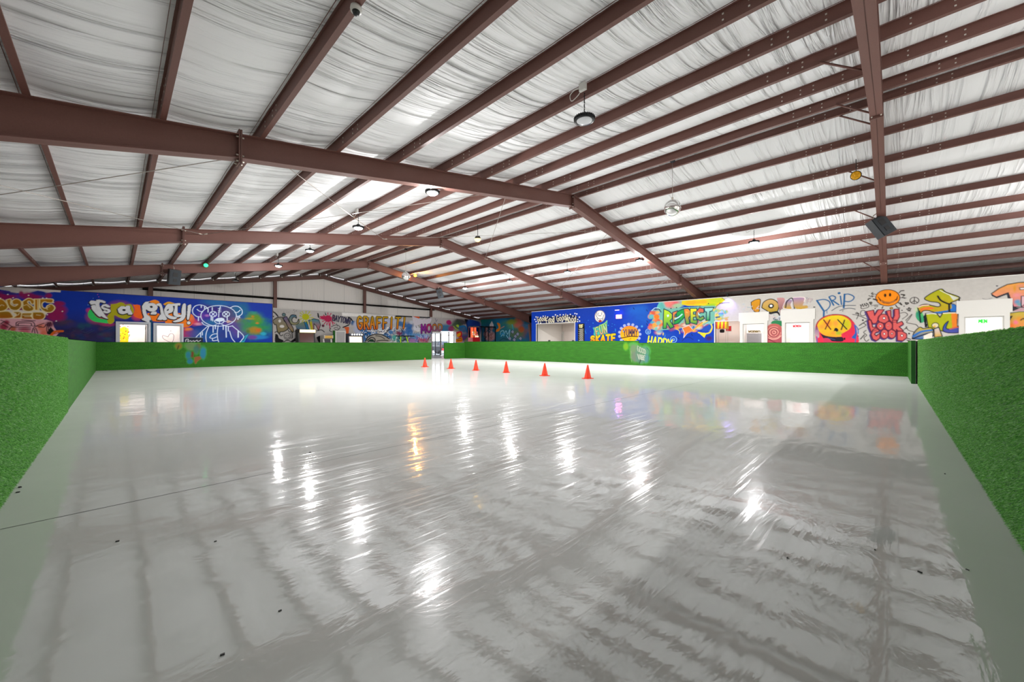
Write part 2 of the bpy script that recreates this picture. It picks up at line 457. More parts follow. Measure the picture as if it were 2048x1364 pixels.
class Canvas:
    def __init__(s, kind, const, u0, u1, z0, z1, res, base):
        s.kind, s.c, s.u0, s.u1, s.z0, s.z1, s.res = kind, const, u0, u1, z0, z1, res
        s.nu = int(round((u1 - u0) / res)) + 1; s.nz = int(round((z1 - z0) / res)) + 1
        s.U = np.linspace(u0, u1, s.nu)[None, :]; s.Z = np.linspace(z0, z1, s.nz)[:, None]
        s.img = np.zeros((s.nz, s.nu, 3), np.float32); s.img[:] = base
        s.alpha = np.zeros((s.nz, s.nu), np.float32)
        s.rng = np.random.RandomState(5)
    def P(s, px, py):
        r = on_x(px, py, s.c) if s.kind == 'x' else on_y(px, py, s.c)
        return r
    def pts(s, ps): return [s.P(*p)[:2] for p in ps]
    def put(s, mask, col, sl=None):
        m = mask[..., None] if mask.ndim == 2 else mask
        if sl is None: sl = (slice(0, s.nz), slice(0, s.nu))
        s.img[sl] = s.img[sl] * (1 - m) + np.asarray(col, np.float32) * m
        s.alpha[sl] = np.maximum(s.alpha[sl], mask)
    def grad(s, top, bot, zt, zb):
        t = np.clip((s.Z - zb) / max(1e-6, zt - zb), 0, 1)[..., None]
        return (np.asarray(bot)[None, None] * (1 - t) + np.asarray(top)[None, None] * t) * np.ones((1, s.nu, 1))
    def seg_mask(s, lines, w):
        """lines: list of polylines in wall metres, w half width"""
        M = np.zeros((s.nz, s.nu), np.float32)
        for ln in lines:
            for (a, b) in zip(ln[:-1], ln[1:]):
                ulo, uhi = min(a[0], b[0]) - w - s.res, max(a[0], b[0]) + w + s.res
                zlo, zhi = min(a[1], b[1]) - w - s.res, max(a[1], b[1]) + w + s.res
                i0 = max(0, int((ulo - s.u0) / s.res)); i1 = min(s.nu, int((uhi - s.u0) / s.res) + 2)
                j0 = max(0, int((zlo - s.z0) / s.res)); j1 = min(s.nz, int((zhi - s.z0) / s.res) + 2)
                if i1 <= i0 or j1 <= j0: continue
                U = s.U[:, i0:i1]; Z = s.Z[j0:j1]
                du, dz = b[0] - a[0], b[1] - a[1]; L = du * du + dz * dz + 1e-12
                t = np.clip(((U - a[0]) * du + (Z - a[1]) * dz) / L, 0, 1)
                D = np.hypot(U - a[0] - t * du, Z - a[1] - t * dz)
                M[j0:j1, i0:i1] = np.maximum(M[j0:j1, i0:i1], np.clip((w - D) / s.res + .5, 0, 1))
        return M
    def poly_mask(s, pts):
        us = [p[0] for p in pts]; zs = [p[1] for p in pts]
        i0 = max(0, int((min(us) - s.u0) / s.res) - 1); i1 = min(s.nu, int((max(us) - s.u0) / s.res) + 3)
        j0 = max(0, int((min(zs) - s.z0) / s.res) - 1); j1 = min(s.nz, int((max(zs) - s.z0) / s.res) + 3)
        M = np.zeros((s.nz, s.nu), np.float32)
        if i1 <= i0 or j1 <= j0: return M
        acc = np.zeros((j1 - j0, i1 - i0), np.float32)
        for ou, oz in ((-.25, -.25), (.25, -.25), (-.25, .25), (.25, .25)):
            U = s.U[:, i0:i1] + ou * s.res; Z = s.Z[j0:j1] + oz * s.res
            ins = np.zeros((j1 - j0, i1 - i0), bool)
            n = len(pts)
            for k in range(n):
                (xa, ya), (xb, yb) = pts[k], pts[(k + 1) % n]
                if ya == yb: continue
                c = ((ya > Z) != (yb > Z)) & (U < (xb - xa) * (Z - ya) / (yb - ya) + xa)
                ins ^= c
            acc += ins
        M[j0:j1, i0:i1] = acc / 4
        return M
    # public, in photo pixels measured on the wall
    def wpx(s, ps, w):
        q = s.P(*ps[len(ps) // 2]); return w * q[2] / F_PX / 2
    def stroke(s, ps, w, col, smooth=True):
        if smooth and len(ps) > 2: ps = crom(ps)
        s.put(s.seg_mask([s.pts(ps)], s.wpx(ps, w)), col)
    def fill(s, ps, col, smooth=False, edge=None, ew=1.0, grad=None):
        if smooth: ps = crom(list(ps) + [ps[0]])[:-1]
        q = s.pts(ps); M = s.poly_mask(q)
        if grad: col = s.grad(lin(h(col)) if isinstance(col, str) else col, grad, max(p[1] for p in q), min(p[1] for p in q))
        s.put(M, col)
        if edge is not None: s.stroke(list(ps) + [ps[0]], ew, edge, smooth=False)
    def blob(s, px, py, rx, ry, col, k=1.0, hard=1.0, nz=.0):
        c = s.P(px, py); e = s.P(px + rx, py); f = s.P(px, py - ry)
        ru = abs(e[0] - c[0]); rz = abs(f[1] - c[1])
        D = np.sqrt(((s.U - c[0]) / ru) ** 2 + ((s.Z - c[1]) / rz) ** 2)
        if nz: D = D + nz * (s.nfield() - .5) * 2
        M = np.clip((1 - D) * hard, 0, 1) * k
        M = M * M * (3 - 2 * M) if hard <= 1.5 else M
        s.put(M.astype(np.float32), col)
    def nfield(s, f=3.0):
        if not hasattr(s, '_n'):
            acc = 0; amp = 1; tot = 0
            for o in range(5):
                gu = max(2, int((s.u1 - s.u0) * 1.3 * 2 ** o)) + 2; gz = max(2, int((s.z1 - s.z0) * 1.3 * 2 ** o)) + 2
                g = s.rng.rand(gz, gu)
                x = (s.U[0] - s.u0) / (s.u1 - s.u0) * (gu - 1.001); y = (s.Z[:, 0] - s.z0) / (s.z1 - s.z0) * (gz - 1.001)
                xi = x.astype(int); yi = y.astype(int); fx = x - xi; fy = y - yi
                fx = fx * fx * (3 - 2 * fx); fy = fy * fy * (3 - 2 * fy)
                r0 = g[yi][:, xi] * (1 - fx) + g[yi][:, xi + 1] * fx
                r1 = g[yi + 1][:, xi] * (1 - fx) + g[yi + 1][:, xi + 1] * fx
                acc = acc + amp * (r0 * (1 - fy)[:, None] + r1 * fy[:, None]); tot += amp; amp *= .6
            s._n = acc / tot
        return s._n
    def speck(s, px, py, rx, ry, n, r, cols, jitter=.5):
        for _ in range(n):
            a = s.rng.rand() * 6.283; q = math.sqrt(s.rng.rand())
            x = px + rx * q * math.cos(a); y = py + ry * q * math.sin(a)
            c = cols[s.rng.randint(len(cols))]; rr = r * (1 - jitter * s.rng.rand())
            s.blob(x, y, rr, rr, c, .9, 3)
    def scribble(s, box, n, w, cols, L=10, seed=1):
        rg = np.random.RandomState(seed)
        for _ in range(n):
            x = box[0] + rg.rand() * (box[2] - box[0]); y = box[1] + rg.rand() * (box[3] - box[1])
            a = rg.rand() * 6.283; ps = [(x, y)]
            for _k in range(3):
                a += rg.randn() * .9; x += math.cos(a) * L / 3; y += math.sin(a) * L / 3
                ps.append((min(max(x, box[0]), box[2]), min(max(y, box[1]), box[3])))
            s.stroke(ps, w * (.6 + .8 * rg.rand()), cols[rg.randint(len(cols))])
    def text(s, txt, quad, w, fill, line=None, lw=0, outer=None, ow=0, shade=None, sh=(1, 1), gap=.16, fill2=None, percol=None, wob=0):
        """quad: TL, TR, BR, BL in px"""
        TL, TR, BR, BL = quad; n = len(txt); groups = []
        for k, ch in enumerate(txt):
            if ch == ' ': continue
            g = []
            dy = wob * (1 if k % 2 else -1)
            for pl in GL[ch]:
                q = []
                for (x, y) in pl:
                    u = (k + gap / 2 + x * (1 - gap)) / n
                    t = (TL[0] + (TR[0] - TL[0]) * u, TL[1] + (TR[1] - TL[1]) * u)
                    bb = (BL[0] + (BR[0] - BL[0]) * u, BL[1] + (BR[1] - BL[1]) * u)
                    q.append((bb[0] + (t[0] - bb[0]) * y, bb[1] + (t[1] - bb[1]) * y + dy))
                g.append(q)
            groups.append((k, g))
        wm = s.wpx([TL], 1.0)
        allp = [s.pts(q) for _, g in groups for q in g]
        if outer is not None: s.put(s.seg_mask(allp, wm * (w + lw * 2 + ow * 2)), outer)
        if shade is not None:
            sp = [[(p[0], p[1]) for p in s.pts([(x + sh[0], y + sh[1]) for x, y in q])] for _, g in groups for q in g]
            s.put(s.seg_mask(sp, wm * (w + lw)), shade)
        zt = s.P(*TL)[1]; zb = s.P(*BL)[1]
        for k, g in groups:
            lp = [s.pts(q) for q in g]
            if line is not None: s.put(s.seg_mask(lp, wm * (w + lw * 2)), line)
            c = percol[k % len(percol)] if percol else fill
            if fill2 is not None: c = s.grad(c, fill2, zt, zb)
            s.put(s.seg_mask(lp, wm * w), c)

def crom(ps, n=5):
    P = [ps[0]] + list(ps) + [ps[-1]]; out = []
    for i in range(1, len(P) - 2):
        p0, p1, p2, p3 = P[i - 1], P[i], P[i + 1], P[i + 2]
        for k in range(n):
            t = k / n
            out.append(tuple(.5 * (2 * p1[j] + (p2[j] - p0[j]) * t + (2 * p0[j] - 5 * p1[j] + 4 * p2[j] - p3[j]) * t * t + (3 * p1[j] - p0[j] - 3 * p2[j] + p3[j]) * t ** 3) for j in (0, 1)))
    out.append(tuple(ps[-1])); return out

def C(s): return lin(h(s))

def canvas_mesh(name, cv, holes, back, mat='wall_paint', side_boxes=(), top=None, parent=None, low=0.0, alpha=False, flip=False):
    """wall with its painted face; holes (u0,u1,zmax) are left open; back = thickness away from the viewer"""
    nu, nz = cv.nu, cv.nz
    U = cv.U[0]; Z = cv.Z[:, 0]
    uu, zz = np.meshgrid(U, np.concatenate([[low], Z]))
    img = np.concatenate([cv.img[:1], cv.img], 0); al = np.concatenate([cv.alpha[:1], cv.alpha], 0)
    co = np.empty((nz + 1, nu, 3), np.float32)
    if cv.kind == 'y': co[..., 0] = uu; co[..., 1] = cv.c
    else: co[..., 0] = cv.c; co[..., 1] = uu
    co[..., 2] = zz
    idx = np.arange((nz + 1) * nu).reshape(nz + 1, nu)
    q = np.stack([idx[:-1, :-1], idx[:-1, 1:], idx[1:, 1:], idx[1:, :-1]], -1)
    if flip: q = q[..., ::-1]
    cu = (uu[:-1, :-1] + uu[1:, 1:]) / 2; cz = (zz[:-1, :-1] + zz[1:, 1:]) / 2
    keep = np.ones(cu.shape, bool)
    for (a, c, zm) in holes:
        keep &= ~((cu > a) & (cu < c) & (cz < zm))
    if top is not None: keep &= cz < top(cu)
    q = q[keep]
    colr = np.concatenate([img, (al if alpha else np.ones_like(al))[..., None]], -1).reshape(-1, 4)
    vs = co.reshape(-1, 3); extra_v = []; extra_f = []
    def bx(u0, u1, z0, z1):
        o = len(vs) + len(extra_v); a0, a1 = (cv.c, cv.c + back)
        a0 += (0.004 if back > 0 else -0.004)
        P = lambda u, d, z: (u, d, z) if cv.kind == 'y' else (d, u, z)
        extra_v.extend([P(u0, a0, z0), P(u1, a0, z0), P(u1, a1, z0), P(u0, a1, z0), P(u0, a0, z1), P(u1, a0, z1), P(u1, a1, z1), P(u0, a1, z1)])
        for f in ((0, 3, 2, 1), (4, 5, 6, 7), (0, 1, 5, 4), (1, 2, 6, 5), (2, 3, 7, 6), (3, 0, 4, 7)):
            extra_f.append([o + i for i in f])
    hs = sorted(holes); u = cv.u0
    if back:
        for (a, c, zm) in hs:
            bx(u, a, low, cv.z1); bx(a, c, zm, cv.z1); u = c
        bx(u, cv.u1, low, cv.z1)
    me = bpy.data.meshes.new(name)
    V = np.concatenate([vs, np.array(extra_v, np.float32).reshape(-1, 3)], 0) if extra_v else vs
    Fq = np.concatenate([q, np.array(extra_f, np.int64).reshape(-1, 4)], 0) if extra_f else q
    off = np.array(parent.location if parent is not None else (0, 0, 0), np.float32)
    V = (V - off).astype(np.float32)
    me.vertices.add(len(V)); me.vertices.foreach_set('co', V.ravel())
    me.loops.add(len(Fq) * 4); me.loops.foreach_set('vertex_index', Fq.ravel().astype(np.int32))
    me.polygons.add(len(Fq)); me.polygons.foreach_set('loop_start', np.arange(0, len(Fq) * 4, 4, dtype=np.int32))
    me.update(calc_edges=True)
    ca = me.color_attributes.new('paint', 'FLOAT_COLOR', 'POINT')
    full = np.ones((len(V), 4), np.float32) * .72
    full[:, 3] = 0 if alpha else 1
    full[:len(colr)] = colr
    ca.data.foreach_set('color', full.ravel())
    me.materials.append(MATS[mat]); me.validate()
    o = bpy.data.objects.new(name, me); COL.objects.link(o)
    if parent is not None: o.parent = parent
    return o
# ================================================================== SHELL
b = MB(); b.box((EAVE_L - .3, BACK_Y - .3, -.12), (EAVE_R + .3, END_Y + .3, 0), 'floor_ice')
struct(b.build('floor'))
# dark expansion joint across the rink
j0 = on_floor(0, 1059); j1 = on_floor(1050, 838)
d = (Vector(j1) - Vector(j0)).normalized()
j0 = Vector(j0) + d * -.0; j1 = Vector((18.9, j0.y + (18.9 - j0.x) * d.y / d.x))
b = MB(); nn = Vector((-d.y, d.x)) * .004
b.add([(j0.x - nn.x, j0.y - nn.y, .0008), (j1.x - nn.x, j1.y - nn.y, .0008), (j1.x + nn.x, j1.y + nn.y, .0008), (j0.x + nn.x, j0.y + nn.y, .0008)], [(0, 1, 2, 3)], 'black_soft')
struct(b.build('trim_1'))

# insulation under the roof: sags a little between the purlins
PURL_L = [RIDGE_X - .28 - 1.27 * k for k in range(12)]
PURL_R = [RIDGE_X + .28 + 1.27 * k for k in range(12)]
PH = 0.20
def make_ceiling():
    xs = []
    lim = sorted(PURL_L + PURL_R + [EAVE_L, EAVE_R])
    for a, c in zip(lim[:-1], lim[1:]):
        nseg = 8 if c - a > .8 else 2
        for k in range(nseg): xs.append((a + (c - a) * k / nseg, math.sin(math.pi * k / nseg) if c - a > .8 else 0))
    xs.append((EAVE_R, 0))
    ys = np.linspace(BACK_Y, END_Y, 330)
    vs = []; fs = []
    for y in ys:
        for x, s in xs:
            n0 = noise.noise(Vector((x * .25, y * 1.3, 3.1)))
            n1 = noise.noise(Vector((x * .9 + y * .12, y * 5.0, 9.2)))
            n2 = noise.noise(Vector((x * .5, y * .4, 5.5)))
            sag = s * (.055 + .03 * n0 + .022 * n1 * (0.6 + n2))
            vs.append((x, y, ztop(x) + PH - sag))
    w = len(xs)
    for j in range(len(ys) - 1):
        for i in range(w - 1):
            a = j * w + i; fs.append((a, a + w, a + w + 1, a + 1))
    b = MB(); b.add(vs, fs, 'insulation', True)
    return struct(b.build('ceiling'))
make_ceiling()

# outer walls
b = MB()
def gable(b, y, t, mat):
    pts = [(EAVE_L, 0), (EAVE_R, 0), (EAVE_R, ztop(EAVE_R) + PH), (RIDGE_X, ztop(RIDGE_X) + PH), (EAVE_L, ztop(EAVE_L) + PH)]
    b.prism(pts, 'y', y, y + t, mat)
gable(b, BACK_Y - .1, .1, 'white_paint'); struct(b.build('wall_back'))
b = MB(); b.box((EAVE_L - .1, BACK_Y, 0), (EAVE_L, END_Y, ztop(EAVE_L) + PH), 'white_paint'); struct(b.build('wall_left'))

# ================================================================== STEEL
def rafter_half(b, y, side, fl=.10, dep=depth, mat='steel', split=None):
    """web + flanges following the roof slope, side -1 left, +1 right"""
    stops = [0.0, 4.7, 9.45, 12.6, 15.4]
    for q in range(len(stops) - 1):
        xa = RIDGE_X + side * stops[q]; xb = RIDGE_X + side * stops[q + 1]
        za, zb = ztop(xa), ztop(xb); da, db = dep(xa), dep(xb)
        w = .006
        def strip(z0a, z1a, z0b, z1b, hw):
            vs = [(xa, y - hw, z0a), (xb, y - hw, z0b), (xb, y + hw, z0b), (xa, y + hw, z0a),
                  (xa, y - hw, z1a), (xb, y - hw, z1b), (xb, y + hw, z1b), (xa, y + hw, z1a)]
            b.add(vs, [(0, 3, 2, 1), (4, 5, 6, 7), (0, 1, 5, 4), (1, 2, 6, 5), (2, 3, 7, 6), (3, 0, 4, 7)], mat)
        strip(za - da, za, zb - db, zb, w)
        strip(za - .013, za, zb - .013, zb, fl)
        strip(za - da, za - da + .013, zb - db, zb - db + .013, fl)

def splice(parent, x, y, dep, sl, tall=.09):
    b = MB(); zt = ztop(x) + tall - .02; zb = ztop(x) - dep - tall
    for s in (-1, 1):
        b.box((x + s * .014 - .011, y - .105, zb), (x + s * .014 + .011, y + .105, zt if x != RIDGE_X else ztop(x) - .005), 'steel_dark')
    for zz in (zb + .04, zb + .14, zt - .12):
        for yy in (-.07, .07):
            b.tube([(x - .055, y + yy, zz), (x + .055, y + yy, zz)], .014, 'zinc', 6)
    return b.build('splice_plate', parent)

def column(parent, y, side):
    x_out = EAVE_L + .02 if side < 0 else EAVE_R - .02
    s = 1 if side < 0 else -1
    zt = ztop(x_out); b = MB()
    def q(x0b, x0t, x1b, x1t, hw, z0, z1):
        vs = [(x0b, y - hw, z0), (x1b, y - hw, z0), (x1b, y + hw, z0), (x0b, y + hw, z0), (x0t, y - hw, z1), (x1t, y - hw, z1), (x1t, y + hw, z1), (x0t, y + hw, z1)]
        b.add(vs, [(0, 3, 2, 1), (4, 5, 6, 7), (0, 1, 5, 4), (1, 2, 6, 5), (2, 3, 7, 6), (3, 0, 4, 7)], 'steel')
    q(x_out, x_out, x_out + s * .3, x_out + s * .72, .006, .02, zt - .02)
    q(x_out, x_out, x_out + s * .014, x_out + s * .014, .1, .02, zt - .02)
    q(x_out + s * .3, x_out + s * .72, x_out + s * .314, x_out + s * .734, .1, .02, zt - .75)
    b.box((min(x_out, x_out + s * .34), y - .13, 0), (max(x_out, x_out + s * .34), y + .13, .02), 'steel')
    return b.build('column', parent)

fr_labels = {0.22: 'nearest brown steel roof frame, its beam running vertically up the right side of the picture',
             7.8: 'brown steel roof frame spanning the rink, second from the camera, with a bright lamp beside it',
             15.4: 'middle brown steel roof frame, third from the camera, plain tapered beams',
             23.0: 'far brown steel roof frame carrying a black speaker on each slope and an amber light'}
FRAMES = []
for y in FRAME_Y:
    e = empty('roof_frame', (RIDGE_X, y, 0)); tag(e, fr_labels[y], 'roof frame', 'steel roof frames')
    for s in (-1, 1):
        b = MB(); rafter_half(b, y, s); b.build('rafter', e)
        column(e, y, s)
    splice(e, RIDGE_X, y, .40, 1, .055)
    splice(e, RIDGE_X - 9.45, y, .40, 1); splice(e, RIDGE_X + 9.45, y, .40, 1)
    FRAMES.append(e)

# flange braces: thin angles from the bottom flange up to a purlin, on the frames
for i, y in enumerate(FRAME_Y):
    for x in [p for k, p in enumerate(PURL_R) if k in (0, 2, 4, 6, 8, 10)] + [p for k, p in enumerate(PURL_L) if k in (0, 2, 4)]:
        if i > 1 and x < RIDGE_X: continue
        b = MB(); zb = ztop(x) - depth(x) + .03
        b.tube([(x, y + .09, zb), (x, y + .62, ztop(x) + .03)], .018, 'steel', 4)
        b.build('flange_brace', FRAMES[i])

# end wall frame: light rafters, posts, girts
e = empty('end_wall_frame', (RIDGE_X, END_Y - .16, 0)); tag(e, 'light brown-red steel frame of posts and rafters against the far gable wall', 'wall frame')
for s in (-1, 1):
    b = MB(); rafter_half(b, END_Y - .16, s, .06, lambda x: .24); b.build('rafter', e)
POSTS = [1.42, 7.7, 14.05, 20.35]
for x in POSTS:
    b = MB(); zt = ztop(x) - .23; y = END_Y - .16
    b.box((x - .1, y - .07, 0), (x - .09 + .006, y + .07, zt), 'steel'); b.box((x + .09, y - .07, 0), (x + .1, y + .07, zt), 'steel'); b.box((x - .09, y - .05, 0), (x + .09, y - .03, zt), 'steel')
    b.build('post', e)
xs = [EAVE_L + .05] + POSTS + [EAVE_R - .05]
for a, c in zip(xs[:-1], xs[1:]):
    zc = 4.2
    aa, cc = a + .1, c - .1
    if ztop(aa) - .3 < zc + .1: aa = RIDGE_X - (6.2 - zc - .35) / .168
    if ztop(cc) - .3 < zc + .1: cc = RIDGE_X + (6.2 - zc - .35) / .168
    if cc <= aa: continue
    b = MB(); y = END_Y - .09
    b.prism([(y - .11, zc), (y - .11, zc + .05), (y - .105, zc + .05), (y - .105, zc + .006), (y + .07, zc + .006), (y + .07, zc)][::-1], 'x', aa, cc, 'steel')
    b.prism([(y - .11, zc + .07), (y - .11, zc + .12), (y + .07, zc + .12), (y + .07, zc + .114), (y - .105, zc + .114), (y - .105, zc + .07)], 'x', aa, cc, 'steel')
    b.build('girt', e)

# pale roof clips standing on the far rafter, joined by a dark line
for k, x in enumerate(sorted(PURL_L[:11] + PURL_R[:11])):
    b = MB(); z = ztop(x); y = END_Y - .32
    b.box((x - .035, y - .03, z - .03), (x + .035, y, z + .13), 'zinc')
    b.box((x - .035, y, z - .03), (x + .035, y + .1, z - .015), 'zinc')
    b.build('roof_clip', e)
for s in (-1, 1):
    b = MB(); y = END_Y - .33
    b.tube([(RIDGE_X, y, ztop(RIDGE_X) + .02), (RIDGE_X + s * 14.4, y, ztop(RIDGE_X + 14.4) + .02)], .02, 'steel_dark', 5)
    b.build('edge_rail', e)

# purlins
ordn = ['first', 'second', 'third', 'fourth', 'fifth', 'sixth', 'seventh', 'eighth', 'ninth', 'tenth', 'eleventh', 'lowest, twelfth']
def purlin(x, side, k):
    e = empty('roof_purlin', (x, 0, 0))
    sl = 'left' if side < 0 else 'right'
    tag(e, f'brown steel roof purlin, {ordn[k]} down the {sl} slope counted from the ridge', 'purlin', f'{sl} slope purlins')
    z = ztop(x) + .004; t = .005; w = .07
    b = MB(); o = -side
    H = PH - .012
    pts = [(x, z), (x + o * w, z), (x + o * w, z + .02), (x + o * (w - t), z + .02), (x + o * (w - t), z + t), (x + o * t, z + t),
           (x + o * t, z + H), (x - o * (w - t), z + H), (x - o * (w - t), z + H - .02), (x - o * (w - t) - o * t, z + H - .02), (x - o * w, z + H + t), (x, z + H + t)]
    if o > 0: pts = pts[::-1]
    b.prism(pts, 'y', BACK_Y + .05, END_Y - .05, 'steel')
    # rows of lap bolts on the web near each frame
    xf = x - o * .0035 if side > 0 else x + o * (t + .0035)
    # bolts face the camera side
    xf = x - .004 if x > 0 else x + t + .004
    if side > 0: xf = x - .004
    for y in FRAME_Y + [END_Y - .3]:
        for dy in (-1.05, -.85, -.42, .42, .85, 1.05, 1.35):
            if y + dy > END_Y - .1: continue
            for dz in (.055, .135):
                b.box((xf - .003, y + dy - .011, z + dz - .011), (xf + .003, y + dy + .011, z + dz + .011), 'zinc')
    b.build('z_section', e)
    return e
for k, x in enumerate(PURL_L): purlin(x, -1, k)
for k, x in enumerate(PURL_R): purlin(x, 1, k)
# eave beams
for x, nm in ((EAVE_L + .12, 'left'), (EAVE_R - .12, 'right')):
    b = MB(); b.box((x - .06, BACK_Y + .02, ztop(x) - .02), (x + .06, END_Y - .02, ztop(x) + PH - .05), 'steel')
    tag(b.build('eave_beam'), f'brown steel eave beam along the top of the {nm} side wall', 'beam')

# rod bracing between the frames
nodes = [(-4.3, 1.9), (1.9, 7.9), (7.9, 13.6), (13.6, 19.8), (19.8, 26.1)]
spots = ['far left', 'inner left', 'central', 'inner right', 'far right']
for (ya, yb, nm) in ((7.8, 15.4, 'between the second and middle roof frames'),):
    for q, (xa, xb) in enumerate(nodes):
        for r, (p0, p1) in enumerate((((xa, ya), (xb, yb)), ((xb, ya), (xa, yb)))):
            b = MB()
            za, zb = ztop(p0[0]) - .16, ztop(p1[0]) - .16
            if xa < RIDGE_X < xb: za = ztop(p0[0]) - .16; zb = ztop(p1[0]) - .16
            P0 = Vector((p0[0], ya + .1, za)); P1 = Vector((p1[0], yb - .1, zb))
            b.tube([P0, P0.lerp(P1, .5) - Vector((0, 0, .02)), P1], .008, 'cable', 5)
            for P, Q in ((P0, P1), (P1, P0)):
                u = (Q - P).normalized(); b.tube([P, P + u * .16], .017, 'zinc', 6)
            o = b.build('brace_rod')
            tag(o, f'thin steel brace rod crossing the {spots[q]} roof bay, ' + ('leaning right as it recedes' if r == 0 else 'leaning left as it recedes'), 'brace rod', 'roof brace rods')
# ================================================================== MURALS
def T(ox, oy, sc):
    def f(*ps):
        return [(ox + x / sc, oy + y / sc) for x, y in ps]
    f.k = 1 / sc; f.o = (ox, oy)
    return f
WHITE, INK = C('f4f2f0'), C('15161c')
BLUE = C('07309a')

# ---------- party wall (left)
def left_mural():
    cv = Canvas('y', PARTY_Y, EAVE_L, PARTY_X1, 1.0, 3.52, .02, BLUE)
    n = cv.nfield()
    # night sky that turns purple and teal towards the floor
    for i in range(60):
        x = 60 + cv.rng.rand() * 190; y = 640 + cv.rng.rand() * 60
        cv.blob(x, y, 18 + 20 * cv.rng.rand(), 6 + 5 * cv.rng.rand(), [C('2a2750'), C('35244f'), C('203a63'), C('1c4a60'), C('4a3a55')][i % 5], .75, 1, .3)
    for i in range(14):
        x = 120 + cv.rng.rand() * 110; y = 650 + cv.rng.rand() * 30
        cv.stroke([(x, y), (x + 7, y + 3), (x + 14, y + 1), (x + 22, y - 3)], .6, [C('3d7f8c'), C('8a4a55'), C('5a6aa0')][i % 3])
    dark = np.clip((2.75 - cv.Z) / 1.1, 0, 1) * np.clip(1.2 - np.abs(cv.U - cv.P(160, 660)[0]) / 5.5, 0, 1)
    cv.put((dark * .85 * (0.75 + .5 * n)).clip(0, 1).astype(np.float32), C('241f48'))
    for i in range(40):
        x = 120 + cv.rng.rand() * 130; y = 618 + cv.rng.rand() * 70
        cv.blob(x, y, 8 + 8 * cv.rng.rand(), 5 + 4 * cv.rng.rand(), [C('2a2a6a'), C('3a2550'), C('1c4a60'), C('16306a'), C('4a3048')][i % 5], .6, 1.3, .5)
    # 1: MUSIC LOVER corner
    A = T(0, 570, 11.37)
    cv.fill(A((-60, 60), (-60, 95), (230, 140), (250, 180), (420, 185), (560, 200), (700, 175), (860, 130), (990, 150), (1050, 185), (1180, 160), (1230, 160), (1380, 165), (1390, 60), (1200, 20), (230, 20)), C('c9c2bd'))
    for (x, y, rx, ry) in ((100, 250, 420, 130), (700, 260, 330, 110), (480, 200, 70, 80), (1100, 240, 100, 70), (1330, 560, 220, 140), (1250, 700, 280, 140), (1350, 420, 150, 60), (200, 620, 700, 200), (-100, 400, 300, 300)):
        p = A((x, y))[0]; cv.blob(p[0], p[1], rx * A.k, ry * A.k, C('8e1450'), .95, 2, .25)
    for (x, y, rx, ry) in ((200, 190, 260, 50), (900, 190, 220, 60)):
        p = A((x, y))[0]; cv.blob(p[0], p[1], rx * A.k, ry * A.k, C('1c2a80'), .9, 2, .3)
    for (x, y) in ((180, 215), (650, 235), (975, 295), (1215, 400), (1420, 600), (1280, 820), (300, 290), (1060, 300), (10, 300), (1075, 675)):
        p = A((x, y))[0]; cv.blob(*p, 2, 1.3, WHITE, .9, 2)
    gold, gold2, cream = C('b87a12'), C('8f6a10'), C('ead9a0')
    cv.fill(A((-40, 600), (180, 560), (480, 570), (900, 570), (1100, 620), (1020, 700), (1000, 780), (-40, 760)), C('d8cfc6'))
    def gl(shape, w=.9, hi=None):
        q = A(*shape); cv.fill(q, gold, True, cream, 1.5, grad=gold2)
    gl([(-200, 340), (20, 320), (120, 380), (185, 490), (120, 570), (0, 600), (-200, 600)])
    gl([(140, 340), (250, 320), (250, 430), (330, 480), (400, 440), (300, 440), (280, 360), (380, 315), (480, 370), (490, 480), (400, 570), (260, 560), (190, 480)])
    gl([(510, 380), (650, 300), (780, 350), (780, 410), (740, 440), (700, 410), (680, 370), (640, 370), (650, 420), (760, 500), (760, 570), (650, 600), (540, 570), (510, 500), (520, 460)])
    q = A((780, 320), (900, 320), (890, 580), (790, 570)); cv.fill(q, gold, False, cream, 1.5)
    gl([(900, 320), (1190, 320), (1190, 400), (1080, 400), (1020, 380), (960, 420), (970, 500), (1040, 530), (1080, 470), (1180, 440), (1250, 520), (1180, 610), (1060, 620), (950, 560), (910, 480)])
    for sh in ([(90, 470), (40, 450), (0, 480)], [(540, 470), (620, 450), (690, 520)], [(860, 340), (860, 560)], [(1080, 560), (1070, 520), (1130, 490)]):
        cv.stroke(A(*sh), .9, cream)
    for sh in ([(-100, 620), (180, 600), (280, 680), (270, 750), (-100, 750)], [(290, 610), (470, 620), (480, 740), (300, 745), (370, 690)], [(500, 640), (730, 640), (700, 700), (740, 770), (500, 760)], [(740, 620), (960, 625), (1025, 700), (960, 780), (760, 770)]):
        cv.fill(A(*sh), C('9a7412'), True, cream, 1.2, grad=C('a85a10'))
    for sh in ([(520, 690), (700, 690)], [(560, 720), (690, 720)], [(830, 680), (920, 690)], [(350, 640), (400, 690), (440, 640)]):
        cv.stroke(A(*sh), .9, cream)
    # pink panel with a line drawing
    cv.fill(A((-60, 760), (500, 765), (1060, 790), (1190, 830), (1230, 960), (1330, 1100), (1200, 1250), (-60, 1250)), C('dba3ad'))
    for i, (x, y, r) in enumerate(((80, 960, 130), (300, 1000, 90), (560, 1050, 150), (950, 980, 150), (1120, 900, 90), (1000, 1100, 120), (150, 850, 70))):
        p = A((x, y))[0]; cv.blob(p[0], p[1], r * A.k * 1.4, r * A.k, [C('8f1838'), C('b05a3a'), C('c06070'), C('e07a60'), C('5a1838'), C('d86a50')][i % 6], .85, 1.5, .4)
